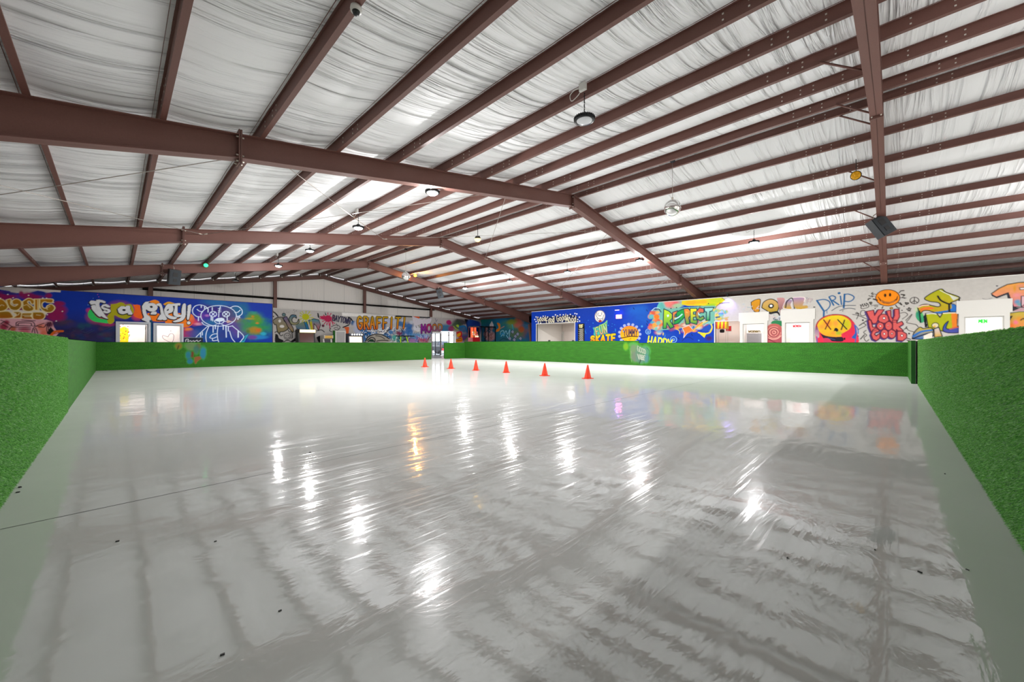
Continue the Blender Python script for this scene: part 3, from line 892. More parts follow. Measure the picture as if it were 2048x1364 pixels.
    for sh in ([(370, 930), (380, 850), (500, 835), (740, 835), (800, 940)], [(410, 930), (440, 870), (700, 870), (730, 930), (940, 940)], [(500, 795), (800, 815)], [(400, 920), (700, 935)], [(400, 960), (700, 975)], [(420, 1000), (690, 1010)], [(730, 1080), (760, 980), (810, 980), (860, 1100)], [(830, 930), (1000, 870)], [(280, 950), (130, 850), (20, 800)], [(200, 1020), (260, 960), (380, 960)], [(1100, 860), (1060, 1000), (1100, 1120)], [(1150, 850), (1100, 1000), (1160, 1120), (1220, 1060)], [(880, 960), (1000, 960), (1050, 900)], [(60, 900), (180, 960)], [(20, 880), (100, 830)], [(780, 1000), (800, 1120)]):
        cv.stroke(A(*sh), 1.3, C('2a1420'))
    cv.fill(A((1150, 950), (1240, 1050), (1140, 1140), (1060, 1100)), INK)
    cv.stroke(A((1160, 1150), (1260, 1060), (1420, 1050)), 4, C('d0601c')); cv.stroke(A((1240, 1110), (1350, 1080)), 1.5, C('b04418'))

    # 2: it's a party!
    B = T(170, 580, 10.24)
    for (x, y, rx, ry, c) in ((90, 420, 80, 60, 'b83070'), (260, 560, 270, 170, 'b04858'), (760, 420, 330, 210, 'a84a60'), (1060, 500, 160, 170, 'e04050'), (460, 700, 200, 60, 'a02a60')):
        p = B((x, y))[0]; cv.blob(p[0], p[1], rx * B.k, ry * B.k, C(c), .9, 1.8, .2)
    cv.fill(B((60, 480), (120, 400), (250, 560), (480, 620), (490, 680), (350, 670), (180, 640), (80, 560)), C('2fc45e'), True)
    cv.fill(B((530, 290), (640, 280), (720, 250), (800, 270), (830, 300), (940, 290), (1000, 400), (980, 500), (860, 590), (720, 570), (600, 520), (600, 640), (540, 690), (480, 680), (450, 560), (520, 430)), C('a8a212'), True)
    cv.fill(B((980, 300), (1120, 310), (1140, 400), (1180, 580), (1080, 570), (1000, 520), (1020, 400)), C('f2641a'), True)
    cv.fill(B((1320, 230), (1430, 200), (1520, 240), (1500, 300), (1380, 290)), C('f08a1a'), True)
    cv.fill(B((1600, 290), (1700, 240), (1800, 260), (1900, 300), (1700, 330)), C('e0a018'), True)
    cv.fill(B((1280, 470), (1500, 480), (1700, 600), (1700, 640), (1400, 640), (1290, 560)), C('f27a14'), True)
    D = T(360, 590, 11.38)
    cv.fill(D((-330, 380), (60, 420), (250, 430), (330, 520), (330, 600), (240, 700), (90, 740), (-100, 640), (-330, 640)), C('ee7a14'), True)
    for (x, y, rx, ry, c) in ((330, 620, 180, 110, 'e04048'), (160, 850, 150, 160, 'c8304a'), (420, 660, 140, 50, 'e89ab0'), (200, 780, 120, 50, 'f08a30'), (300, 880, 200, 110, '6a3a88')):
        p = D((x, y))[0]; cv.blob(p[0], p[1], rx * D.k, ry * D.k, C(c), .85, 1.6, .35)
    cv.speck(180, 600, 26, 22, 14, 1.2, [C('d8409a'), C('70b0d0'), WHITE])
    wt = C('d9dade')
    let = [
        B((90, 250), (130, 215), (230, 225), (240, 200), (340, 205), (420, 240), (400, 270), (310, 250), (300, 330), (400, 500), (470, 590), (330, 530), (240, 380), (210, 290), (130, 300)),
        B((130, 320), (210, 310), (250, 400), (330, 520), (290, 545), (190, 450), (140, 380)),
        B((360, 300), (440, 290), (520, 345), (470, 360), (420, 335), (370, 345), (430, 370), (510, 400), (520, 450), (440, 480), (370, 450), (400, 420), (450, 440), (460, 420), (380, 400), (330, 350)),
        B((670, 390), (740, 335), (830, 340), (850, 325), (915, 325), (930, 400), (975, 495), (890, 500), (880, 470), (780, 495), (700, 470)),
        B((1170, 330), (1230, 250), (1320, 240), (1290, 270), (1400, 270), (1480, 330), (1470, 400), (1400, 440), (1310, 430), (1250, 400), (1270, 500), (1340, 560), (1345, 690), (1240, 640), (1160, 600), (1210, 560), (1180, 460)),
        B((1340, 500), (1370, 450), (1460, 445), (1455, 500)),
        B((1460, 290), (1540, 270), (1580, 330), (1620, 480), (1680, 600), (1580, 600), (1550, 450), (1530, 340), (1480, 320)),
        B((1480, 605), (1550, 500), (1580, 605)),
        B((1620, 400), (1680, 300), (1760, 290), (1810, 370), (1790, 450), (1700, 490), (1760, 530), (1880, 560), (1840, 600), (1720, 580), (1640, 500)),
        B((1760, 290), (1940, 270), (1940, 320), (1900, 320), (1900, 480), (1920, 550), (1860, 540), (1830, 420), (1840, 330), (1770, 330)),
        D((-150, 380), (-90, 340), (-60, 420), (30, 450), (40, 330), (70, 210), (130, 210), (130, 380), (120, 500), (40, 590), (-100, 620), (-160, 600), (-60, 560), (30, 500), (-60, 500), (-140, 460)),
        D((180, 240), (255, 235), (210, 530), (160, 530)),
    ]
    for q in let: cv.fill([(x - .7, y + .9) for x, y in q], INK, True, INK, 2.4)
    for q in let: cv.fill(q, wt, True, INK, 0.5)
    for q in let: cv.fill(q, wt, True)
    cv.blob(*B((800, 410))[0], 4, 2.4, INK, 1, 4); cv.blob(*B((1360, 345))[0], 3.4, 2.4, INK, 1, 4); cv.fill(B((1670, 420), (1710, 380), (1720, 410), (1690, 430)), INK)
    cv.blob(*D((200, 640))[0], 5.4, 5.0, INK, 1, 4); cv.blob(*D((200, 635))[0], 4, 3.6, wt, 1, 4)

    # 3: bear drawn in white lines over a spray cloud
    for (x, y, rx, ry, c) in ((650, 480, 560, 300, '40289a'), (700, 300, 400, 160, '33237a'), (900, 170, 560, 140, '1560a0'), (1150, 430, 330, 260, '504470'), (700, 620, 260, 140, '1a6aa0'),
                           (700, 900, 560, 260, '1c5ea6'), (950, 900, 200, 200, '2a3a88'), (1250, 860, 220, 160, '3a4a98'), (1400, 350, 340, 300, '14608e'), (1400, 720, 420, 300, '5a3a90'), (1300, 560, 160, 90, '7a5a70'), (480, 480, 120, 120, '6a3aa0'), (620, 470, 90, 50, 'b070c0')):
        p = D((x, y))[0]; cv.blob(p[0], p[1], rx * D.k, ry * D.k, C(c), .85, 1.4, .4)
    for (x, y, rx, ry, c) in ((1740, 640, 460, 420, '2a8a3c'), (1720, 520, 300, 200, '5a8a24'), (1660, 490, 60, 40, 'b07a20'), (1600, 540, 180, 40, '9a8a28'), (1700, 800, 200, 120, 'a07a20'), (1760, 640, 70, 40, 'c07828'), (1780, 800, 90, 60, 'c0601c'), (1680, 400, 140, 60, '2a8a70'), (1800, 960, 260, 60, '1c7ac0'), (1650, 960, 120, 60, '6a3a90'), (1900, 880, 90, 50, '28a0c0'), (1550, 830, 60, 60, '50702c')):
        p = D((x, y))[0]; cv.blob(p[0], p[1], rx * D.k, ry * D.k, C(c), .85, 1.5, .5)
    cv.fill(D((1480, 930), (1560, 890), (1450, 1090), (1380, 1070)), C('2aa0b8')); cv.fill(D((1470, 960), (1510, 930), (1450, 1050), (1410, 1050)), C('1a5a90'))
    L = C('dcecff')
    def st(*p, w=1.25): cv.stroke(D(*p), w, L)
    st(*[(880 + 405 * math.cos(a * .2094), 475 - 235 * math.sin(a * .2094)) for a in range(31)])
    st((500, 620), (560, 680), (700, 705), (830, 680)); st((950, 670), (1090, 715), (1200, 700))
    st((380, 490), (300, 420), (290, 330), (350, 250), (460, 225), (570, 255), (630, 310)); st((380, 490), (470, 500))
    st((1150, 290), (1230, 255), (1330, 265), (1410, 340), (1410, 430), (1340, 480), (1280, 480))
    st((390, 325), (440, 365), (520, 385)); st((1250, 395), (1310, 395), (1370, 345))
    for cx, cy in ((755, 435), (1050, 435)):
        cv.stroke(D(*[(cx + 78 * math.cos(a * .314), cy + 62 * math.sin(a * .314)) for a in range(21)]), 1.3, L)
        st((cx - 40, cy - 40), (cx + 40, cy + 40)); st((cx + 40, cy - 40), (cx - 40, cy + 40))
    cv.fill(D((780, 580), (850, 530), (950, 520), (1010, 545), (980, 590), (880, 605)), L, True)
    st((780, 590), (830, 640), (910, 655), (980, 630), (1010, 570)); st((900, 600), (900, 640)); st((1000, 600), (1100, 600), (1190, 610))
    cv.fill(D((1050, 600), (1100, 570), (1190, 610), (1080, 640)), C('c8a8a0')); st((920, 260), (890, 380), (880, 500))
    for y in (300, 340, 380): st((870, y + 10), (935, y), w=.9)
    for (x, y0, y1) in ((485, 240, 285), (560, 270, 310), (640, 310, 390), (735, 285, 350), (420, 500, 585), (1320, 490, 555), (1355, 480, 520), (710, 500, 575), (745, 510, 590), (1075, 490, 575), (755, 700, 850), (805, 690, 770), (985, 690, 785), (1100, 715, 820), (470, 870, 1000), (510, 850, 910), (1325, 820, 960)):
        st((x, y0), (x, y1), w=2.0 if x == 1325 else 1.5)
    st((630, 710), (350, 980), (360, 1090)); st((660, 710), (600, 860), (590, 980), (610, 1090)); st((870, 690), (850, 860), (860, 1000), (890, 1090)); st((1045, 710), (1055, 960), w=1.8)
    st((1130, 820), (1180, 980), (1250, 1070)); st((1200, 710), (1440, 920), (1400, 1030), (1350, 1090)); st((840, 880), (740, 900), (680, 970), (760, 985), (840, 950)); st((740, 990), (750, 1040), (850, 1030))
    cv.fill(D((95, 965), (520, 970), (520, 1120), (95, 1120)), C('20263a'))
    cv.stroke(D((95, 965), (520, 970)), .8, C('8aa0b0'), False)
    cv.stroke(D((130, 1060), (140, 1010), (190, 1010), (180, 1060), (240, 1040), (260, 1060), (310, 1040), (330, 1060), (390, 1030), (410, 1060), (470, 1030)), 1.1, C('d8dce0'))
    cv.fill([(299, 640), (305, 640), (305, 700), (299, 700)], C('144a6e'))
    return cv
LEFT = left_mural()

# ---------- far wall
def far_mural():
    cv = Canvas('y', END_Y - .28, 5.6, 26.35, 1.0, 3.57, .025, C('bab6b4'))
    E = T(540, 610, 12.05); G = T(690, 610, 12.05); K = T(840, 610, 8.9)
    cv.fill(E((1730, 180), (2300, 215), (3000, 260), (3000, 320), (1740, 260)), C('f2efec'))
    # ink arcs and dots
    cv.stroke(E((20, 140), (120, 190), (190, 270)), 2.4, INK); cv.stroke(E((0, 280), (30, 370)), 2.6, C('1c3a58'))
    cv.speck(575, 625, 34, 14, 26, 1.0, [INK, C('3a3a40')])
    cv.blob(*E((80, 275))[0], 1.8, 1.6, INK, 1, 4); cv.fill(E((10, 400), (60, 380), (50, 450), (20, 520)), C('f07a30'))
    br, brd = C('8a8478'), C('6a6458')
    cv.fill(E((60, 380), (180, 300), (320, 300), (340, 380), (440, 480), (430, 580), (330, 640), (250, 650), (230, 690), (180, 640), (150, 480), (110, 470)), br, True, INK, 1.5, grad=C('8a7a4a'))
    for x, y, rx, ry in ((235, 385, 34, 40), (290, 515, 60, 38)): p = E((x, y))[0]; cv.blob(p[0], p[1], rx * E.k, ry * E.k, C('dedad6'), 1, 6)
    cv.fill(E((310, 320), (400, 280), (450, 380), (560, 560), (550, 660), (440, 540), (380, 420)), C('6a5e88'), True, INK, 1.4, grad=C('9a8450'))
    cv.blob(*E((335, 235))[0], 4.6, 4.4, INK, 1, 4); cv.blob(*E((335, 235))[0], 3.4, 3.2, C('5d7a80'), 1, 4)
    cv.fill(E((450, 330), (520, 240), (620, 250), (640, 320), (580, 290), (530, 350), (560, 420), (650, 420), (690, 340), (700, 430), (600, 480), (500, 450)), C('3a6a88'), True, INK, 1.3, grad=C('9a9464'))
    cv.fill(E((610, 500), (760, 420), (900, 400), (900, 580), (720, 590), (640, 560)), C('7a8a5a'), True, None, 1, grad=C('4a6a90'))
    cv.fill(E((820, 410), (880, 400), (950, 590), (880, 590)), C('1a6a98'), False, INK, .8)
    cv.fill(E((930, 370), (1060, 330), (1180, 360), (1220, 480), (1170, 620), (1110, 500), (1060, 450), (1060, 590), (1000, 590)), C('2a8a9a'), False, INK, 1.3, grad=C('c05a5a'))
    cv.fill(E((960, 400), (1010, 390), (1040, 590), (980, 590)), C('b8b020'))
    # splats
    def splat(x, y, r, col, rays, seed):
        rg = np.random.RandomState(seed); p = E((x, y))[0]
        cv.blob(p[0], p[1], r * E.k, r * .85 * E.k, col, 1, 8)
        for k in range(rays):
            a = 6.283 * (k + rg.rand() * .5) / rays; q = r * (1.35 + .8 * rg.rand())
            cv.stroke(E((x, y), (x + q * math.cos(a), y + q * .85 * math.sin(a))), 1.4, col, False)
            cv.blob(*E((x + q * math.cos(a), y + q * .85 * math.sin(a)))[0], 1.3, 1.2, col, 1, 5)
    splat(860, 285, 92, C('b4b80c'), 12, 3)
    splat(1400, 330, 100, C('b82050'), 10, 5)
    cv.fill(E((1190, 270), (1320, 260), (1350, 360), (1250, 350)), C('b82050'))
    cv.fill(E((1140, 190), (1170, 200), (1200, 330), (1150, 290)), INK); cv.fill(E((1320, 160), (1370, 250), (1330, 240)), INK)
    cv.blob(*E((1280, 500))[0], 3.2, 3, C('5a1c34'), 1, 4)
    for pl in ([(1380, 430), (1370, 480)], [(1450, 420), (1440, 560)], [(1490, 380), (1520, 470)]): cv.stroke(E(*pl), 1.8, C('b82050'))
    cv.text('BAYTOWN', [E((1510, 240))[0], E((1960, 330))[0], E((1930, 460))[0], E((1500, 370))[0]], 1.6, C('3a3654'), line=INK, lw=.3, gap=.2)
    for pl, w in (([(1480, 520), (1600, 480), (1690, 530), (1640, 600), (1560, 590)], 1.2), ([(1460, 560), (1440, 620), (1500, 650)], 1.4), ([(1540, 560), (1600, 540), (1650, 570)], 1), ([(1600, 440), (1630, 520)], .8), ([(1760, 540), (1900, 480)], 2.2), ([(1890, 300), (1940, 320), (2000, 400)], 2.6)):
        cv.stroke(E(*pl), w, INK)
    cv.fill(E((1780, 540), (1900, 530), (1900, 640), (1880, 760), (1840, 800), (1830, 620)), C('d8602c'), True)
    # inky creature doodle and smiley
    cv.fill(E((130, 690), (190, 720), (220, 800), (320, 850), (300, 900), (130, 900)), INK, True)
    cv.fill(E((500, 870), (600, 800), (660, 740), (700, 780), (640, 850), (540, 900)), INK, True)
    cv.fill(E((1120, 780), (1200, 740), (1300, 760), (1290, 900), (1180, 900)), INK, True); cv.stroke(E((1130, 620), (1240, 600), (1310, 650)), 1.6, INK)
    cv.stroke(E(*[(420 + 80 * math.cos(a * .314), 755 + 78 * math.sin(a * .314)) for a in range(21)]), 1, INK)
    cv.stroke(E((370, 770), (400, 800), (440, 800), (475, 770)), 1, INK); cv.stroke(E((385, 730), (405, 740)), 1, INK); cv.stroke(E((435, 740), (460, 730)), 1, INK)
    for pl in ([(120, 660), (170, 640), (210, 680), (260, 740), (310, 720)], [(440, 600), (470, 650), (520, 640)], [(530, 660), (540, 780), (520, 800)], [(600, 640), (640, 600)], [(620, 670), (650, 650)], [(330, 890), (420, 850), (520, 890)], [(640, 560), (690, 600)]):
        cv.stroke(E(*pl), 1.5, INK)
    # blue scribbled field behind GRAFFITI
    for i in range(46):
        x = 705 + cv.rng.rand() * 130; y = 640 + cv.rng.rand() * 46
        cv.blob(x, y, 5 + 7 * cv.rng.rand(), 4 + 6 * cv.rng.rand(), [C('1f66a8'), C('1d5a94'), C('c8cede'), C('b8bcd4'), C('2a74b4'), C('e0e0ea')][i % 6], .9, 2, .5)
    cv.scribble((712, 655, 840, 690), 120, 1.0, [INK, C('1a4a80'), WHITE, C('8aa8c8'), C('2a2a3a')], 8, 3)
    cv.scribble((715, 656, 790, 668), 40, 1.2, [WHITE, C('c0d4ea'), C('1e62a4')], 9, 4)
    for (x, y, rx, ry, c) in ((1250, 820, 170, 90, '1f8a86'), (1200, 760, 100, 60, '3aa89a'), (1500, 820, 140, 90, '2a2858'), (1620, 820, 110, 80, '5a1c50'), (1300, 680, 90, 60, '7a1c48'), (1550, 620, 130, 130, '2a6ab0'), (1760, 800, 120, 60, '2a7a90'), (1550, 500, 120, 120, '1e62a8'), (1600, 420, 80, 60, 'c8ccd8')):
        p = G((x, y))[0]; cv.blob(p[0], p[1], rx * G.k, ry * G.k, C(c), .9, 2, .5)
    cv.scribble((785, 672, 820, 689), 40, .9, [C('50d0b0'), C('1a5a78'), WHITE, INK], 7, 8)
    # car doodle
    cv.fill(G((500, 870), (560, 770), (720, 700), (900, 720), (1060, 800), (1060, 890), (500, 890)), C('aaa296'), True)
    for pl, w in (([(500, 870), (560, 770), (720, 705), (900, 720), (1060, 810)], 2), ([(540, 850), (640, 780), (720, 820), (720, 890)], 2), ([(740, 740), (860, 760), (960, 820)], 1.4), ([(760, 870), (900, 850), (1040, 860)], 1.6), ([(560, 880), (640, 840), (700, 880)], 2.4), ([(480, 720), (560, 650), (650, 680)], 1), ([(960, 700), (1060, 600), (1110, 560)], 1.2)):
        cv.stroke(G(*pl), w, INK)
    cv.fill(G((560, 880), (600, 830), (680, 830), (700, 890)), C('1c3a2a'), True)
    cv.fill(G((1230, 735), (1660, 735), (1660, 755), (1230, 755)), INK)
    # GRAFFITI
    q = [(712, 632.5), (814, 635), (814, 657), (712, 657)]
    cv.text('GRAFFITI', [(712.5, 633.5), (816, 635.5), (813.5, 656), (714, 658)], 3.4, C('c89a12'), line=INK, lw=.9, shade=INK, sh=(-.8, 1), gap=.3, fill2=C('e0641c'))
    cv.text('GRAFFITI', [(712.5, 633.5), (816, 635.5), (813.5, 656), (714, 658)], .7, C('e0b028'), gap=.3, fill2=C('f08a2c'))
    cv.stroke(G((1230, 270), (1500, 275), (1850, 295), (2040, 300)), 2.6, INK); cv.fill(G((1640, 270), (1780, 275), (1780, 330), (1640, 320)), C('d8541c'), True)
    # MOOD, hearts and right end
    cv.scribble((826, 636, 862, 655), 30, .9, [C('a8a4b4'), INK, C('e8e4ee'), C('7a7888')], 7, 12)
    cv.fill(K((-140, 200), (60, 260), (200, 240), (160, 330), (20, 340), (-100, 360)), C('d8d2dc'), True)
    for (x, y, rx, ry, c) in ((-60, 560, 140, 100, '5a9ad0'), (80, 560, 140, 70, '7aa0d8'), (40, 620, 150, 60, 'c04a68'), (460, 420, 120, 110, '1f78a8'), (300, 500, 160, 60, '2a6aa8'), (750, 300, 180, 70, '2c2a34'), (660, 380, 110, 110, '3a5a40'), (780, 440, 120, 70, '2a6aa0'), (800, 580, 130, 90, '5a3a8a'), (560, 430, 70, 60, '9a2c68'), (-100, 640, 140, 60, 'b080b8')):
        p = K((x, y))[0]; cv.blob(p[0], p[1], rx * K.k, ry * K.k, C(c), .9, 1.8, .4)
    cv.scribble((828, 670, 866, 688), 40, .9, [C('d8e4f4'), C('3a6ac0'), C('c04a7a'), INK], 7, 15)
    q = K((15, 350), (400, 335), (400, 440), (20, 500))
    cv.text('MOOD', K((10, 352), (410, 345), (405, 450), (15, 500)), 3.0, C('c87a34'), line=C('4a1c4a'), lw=.8, gap=.25, percol=[C('9a2c9a'), C('c0346a'), C('b8742c'), C('c08a3a')], fill2=C('7a2c8c'))
    p = K((515, 310))[0]; cv.blob(p[0], p[1], 6, 5.4, C('b02470'), 1, 3, .3)
    for pl in ([(270, 240), (285, 280)], [(285, 300), (310, 260)], [(255, 310), (280, 330)]): cv.stroke(K(*pl), .9, C('5a5a78'))
    cv.fill(K((640, 360), (680, 350), (700, 400), (660, 390)), C('a8d040'), True); cv.stroke(K((600, 380), (640, 420), (680, 440)), 1.6, C('a8d040'))
    cv.fill(K((650, 480), (740, 470), (745, 560), (700, 580), (660, 560)), C('c83034'), True); cv.fill(K((660, 520), (720, 490), (720, 540), (670, 570)), C('e8b020'), True)
    cv.fill(K((640, 620), (740, 570), (750, 650), (650, 660)), C('e88a18'), True)
    for pl in ([(650, 610), (740, 590)], [(660, 640), (750, 620)]): cv.stroke(K(*pl), 1, INK)
    cv.stroke(K((700, 390), (800, 380), (840, 480)), 3, C('1a78b8')); cv.stroke(K((800, 640), (850, 580)), 1.6, C('90b830')); cv.stroke(K((760, 540), (870, 530)), .9, C('20a8c0'))
    cv.fill(K((790, 250), (860, 270), (870, 400), (850, 460), (820, 330)), INK, True)
    # blue end by the corner
    for (x, y, rx, ry, c) in ((950, 350, 130, 140, '1c4aa0'), (950, 500, 130, 120, '1a3a8c'), (1000, 420, 120, 200, '1c3a90')):
        p = K((x, y))[0]; cv.blob(p[0], p[1], rx * K.k, ry * K.k, C(c), 1, 2.5, .2)
    cv.fill(K((870, 480), (890, 400), (905, 560), (930, 680), (880, 680)), INK)
    return cv
FAR = far_mural()

# ---------- teal side wall beyond the far corner
def teal_mural():
    cv = Canvas('x', EAVE_R - .02, FOOD_Y1 + .1, END_Y - .02, 1.0, 3.62, .03, C('1c6e8c'))
    K = T(840, 610, 8.9)
    for (x, y, rx, ry, c) in ((1150, 300, 160, 110, '1c7a74'), (1200, 460, 200, 200, '1e5a78'), (1450, 270, 190, 90, '2484b8'), (1600, 350, 200, 120, '5a9a70'), (1750, 320, 120, 110, 'c06a58'), (1850, 460, 120, 160, '7a5a60'), (1900, 360, 90, 90, '3a6a90'), (1480, 440, 150, 140, '2a7a88'), (1700, 520, 160, 120, '5a7a58'), (1950, 560, 100, 110, '2a5a8a'), (1550, 620, 200, 70, '2a6a78'), (1800, 430, 60, 60, 'b0582c'), (1630, 300, 100, 60, '8aa040')):
        p = K((x, y))[0]; cv.blob(p[0], p[1], rx * K.k * 1.1, ry * K.k * 1.1, C(c), .9, 1.5, .4)
    cv.fill(K((1240, 350), (1280, 285), (1310, 350), (1310, 380), (1240, 380)), C('d8dce0'))
    for (x, y, rx, ry) in ((1180, 430, 34, 40), (1275, 410, 36, 50), (1180, 520, 60, 70), (1280, 540, 70, 80), (1240, 600, 90, 50)):
        p = K((x, y))[0]; cv.blob(p[0], p[1], rx * K.k, ry * K.k, C('b08a88'), .9, 3, .2)
    cv.speck(*K((1220, 520))[0], 11, 10, 60, 1.3, [C('7a4a50'), C('d0a8a0'), C('4a3a48')])
    cv.fill(K((1355, 480), (1360, 440), (1400, 400), (1370, 320), (1420, 330), (1430, 400), (1410, 460)), C('e8841c'), True)
    for pl, w, c in (([(1430, 520), (1440, 470), (1490, 460), (1480, 520), (1440, 560)], 1.4, '9adcf4'), ([(1490, 550), (1530, 460), (1560, 520), (1600, 440), (1580, 590), (1540, 540)], 1.5, '9adcf4'), ([(1640, 350), (1660, 440)], 2, '38a8c8'), ([(1430, 420), (1500, 380)], 1.4, 'c09080'), ([(1440, 560), (1460, 500), (1500, 520)], 2, '2a9ad8')):
        cv.stroke(K(*pl), w, C(c))
    for x, y in ((1650, 480), (1740, 520), (1600, 600), (1790, 600), (1700, 560), (1680, 620)):
        p = K((x, y))[0]; cv.fill([(p[0] - 4, p[1]), (p[0], p[1] - 4.5), (p[0] + 3, p[1] - 1), (p[0] + 1, p[1] + 4)], C('9aa4c0'), False, C('2a3450'), .7)
    cv.stroke(K((1420, 640), (1480, 600), (1560, 620)), 1.4, C('184a58'))
    return cv
TEAL = teal_mural()

# ---------- right wall
def right_mural():
    cv = Canvas('x', PART_X, BACK_Y, FOOD_Y1 + .09, 1.0, WALL_H, .02, C('0436a4'))
    M = T(1060, 600, 10.78); R = T(1240, 590, 8.533); Q = T(1425, 610, 14.63); S = T(1545, 580, 11.37); V = T(1700, 570, 11.37); W = T(1820, 560, 8.98)
    wy = cv.P(1429.5, 640)[0]; wy1 = cv.P(1434, 640)[0]
    # lighter blue towards the RESPECT panel
    for (x, y, rx, ry, c) in ((300, 260, 300, 160, '1560c0'), (200, 500, 300, 250, '1448b0'), (700, 700, 400, 120, '1648a8'), (400, 400, 200, 200, '1254b4')):
        p = R((x, y))[0]; cv.blob(p[0], p[1], rx * R.k, ry * R.k, C(c), .8, 1.2, .3)
    # white part
    m = (cv.U < wy) * np.ones((cv.nz, 1)); cv.put(m.astype(np.float32), C('bdb9b4'))
    m = ((cv.U < wy1) & (cv.Z < cv.P(1434, 643)[1])) * 1.0; cv.put(m.astype(np.float32), C('bdb9b4'))
    # Good Food Good Mood
    bone = C('e8dfc0')
    cv.fill(M((140, 400), (330, 360), (560, 360), (740, 330), (860, 320), (1010, 350), (1040, 460), (960, 490), (640, 500), (360, 510), (200, 510)), C('16204a'), True)
    for txt, qd in (('Good', ((140, 370), (345, 340), (345, 440), (160, 470))), ('Food', ((335, 400), (530, 350), (530, 475), (345, 495))), ('Good', ((560, 340), (785, 300), (785, 420), (580, 470))), ('Mood', ((760, 350), (1000, 340), (1000, 470), (770, 480)))):
        cv.text(txt, M(*qd), 1.25, bone, line=C('101634'), lw=.35, gap=.2)
    for (x, y) in ((130, 365), (105, 420), (230, 375), (285, 350), (430, 400), (490, 360), (550, 320), (650, 320), (720, 320), (810, 330), (870, 310), (925, 345), (1010, 300), (1065, 370), (1025, 465), (1070, 455), (695, 460), (845, 375), (380, 365), (230, 495), (130, 465), (970, 290), (180, 490), (1030, 420)):
        cv.blob(*M((x, y))[0], 1.5, 1.4, C('e8eae8'), 1, 3)
    # FUN SKATE
    cv.fill(M((1350, 600), (1480, 560), (1500, 540), (1640, 490), (1670, 430), (1660, 560), (1640, 580), (1650, 700), (1700, 720), (1600, 740), (1390, 780), (1380, 660)), C('4ab0a0'), True)
    cv.text('FUN', M((1385, 610), (1655, 520), (1675, 690), (1420, 770)), 2.5, C('b4d040'), line=C('20402a'), lw=.7, gap=.28, fill2=C('ea6a1c'))
    cv.text('FUN', M((1385, 610), (1655, 520), (1675, 690), (1420, 770)), .7, C('8ac0d0'), gap=.28)
    cv.stroke(M((1500, 550), (1600, 510), (1660, 450)), 1.8, C('90d060'))
    cv.text('SKATE', M((1300, 790), (1850, 740), (1850, 900), (1290, 900)), 3.6, C('f0c020'), line=C('2a4a20'), lw=.9, gap=.3, fill2=C('ea7a10'))
    cv.speck(*M((1300, 620))[0], 12, 18, 16, 1.2, [C('1f70c8'), C('2a90d0'), C('1a50b0')])
    cv.speck(*M((1750, 620))[0], 12, 12, 10, 1.4, [C('1f80c8'), C('2a90d0')])
    # YUMMY bubble
    for k in range(15):
        a = 6.283 * k / 15; p = R((165 + 175 * math.cos(a), 670 - 170 * math.sin(a)))[0]; cv.blob(p[0], p[1], 3.4, 3.2, C('9aa8d0'), 1, 4)
    cv.fill(R(*[(165 + 160 * math.cos(a * .2094), 665 - 140 * math.sin(a * .2094)) for a in range(30)]), C('f08020'), False, None, 1, grad=C('f0c018'))
    cv.text('YUMMY', R((48, 590), (310, 585), (300, 690), (55, 700)), 1.7, C('2a2a48'), gap=.25)
    cv.stroke(R((20, 735), (120, 715), (200, 705), (300, 710)), 2, C('4a2c10')); cv.speck(*R((165, 760))[0], 14, 3, 12, 1.1, [C('3a2c18'), C('e88018')])
    for (x, y) in ((235, 230), (460, 265), (465, 450), (460, 500), (870, 230), (1230, 680), (1000, 740)): cv.stroke(R((x - 8, y - 12), (x + 8, y + 12)), 1.3, C('101c50'))
    for (x, y, r) in ((375, 535, 20), (1345, 775, 14), (60, 620, 12)): p = R((x, y))[0]; cv.blob(p[0], p[1], r * R.k, r * R.k, C('4a9ad8'), .9, 3)
    for (x, y, r) in ((480, 625, 42), (915, 760, 52)):
        cv.stroke(R(*[(x + r * math.cos(a * .314), y + r * math.sin(a * .314)) for a in range(21)]), .9, C('90c8f0')); cv.stroke(R((x - 18, y + 8), (x, y + 20), (x + 18, y + 5)), 1, C('90c8f0')); cv.stroke(R((x - 18, y - 12), (x + 18, y - 10)), .9, C('90c8f0'))
    cv.stroke(R(*[(705 + 65 * math.cos(a * .314), 690 + 62 * math.sin(a * .314)) for a in range(10, 21)]), .6, C('3a80c8')); cv.stroke(R(*[(705 + 65 * math.cos(a * .314), 690 + 62 * math.sin(a * .314)) for a in range(11)]), 1, C('4a98d0'))
    cv.stroke(R((680, 640), (685, 665)), 1.6, C('f0d040')); cv.stroke(R((740, 650), (735, 680)), 1.6, C('f0d040'))
    cv.text('HAPPY', R((480, 700), (900, 770), (890, 930), (450, 870)), 2.6, C('d8e018'), gap=.22)
    # RESPECT panel
    cv.fill(R((680, 60), (1060, 60), (1060, 180), (900, 260), (640, 250), (660, 140)), C('60b8b0'), True)
    for (x, y, rx, ry, c) in ((900, 150, 190, 110, 'd85a64'), (820, 130, 120, 90, 'e07a70'), (720, 200, 70, 110, '58a8a0'), (980, 180, 130, 50, '90b890')):
        p = R((x, y))[0]; cv.blob(p[0], p[1], rx * R.k, ry * R.k, C(c), .95, 1.8, .25)
    cv.fill(R((1060, 40), (1880, -20), (1840, 60), (1740, 130), (1640, 190), (1500, 185), (1160, 185), (1050, 160)), C('d8c418'), False)
    for (x, y, rx, ry, c) in ((1220, 130, 170, 50, 'e8a01c'), (1400, 120, 120, 40, 'e0a818'), (1640, 90, 160, 70, 'b8c81c'), (1560, 170, 110, 30, '90c020')):
        p = R((x, y))[0]; cv.blob(p[0], p[1], rx * R.k, ry * R.k, C(c), .9, 1.8, .2)
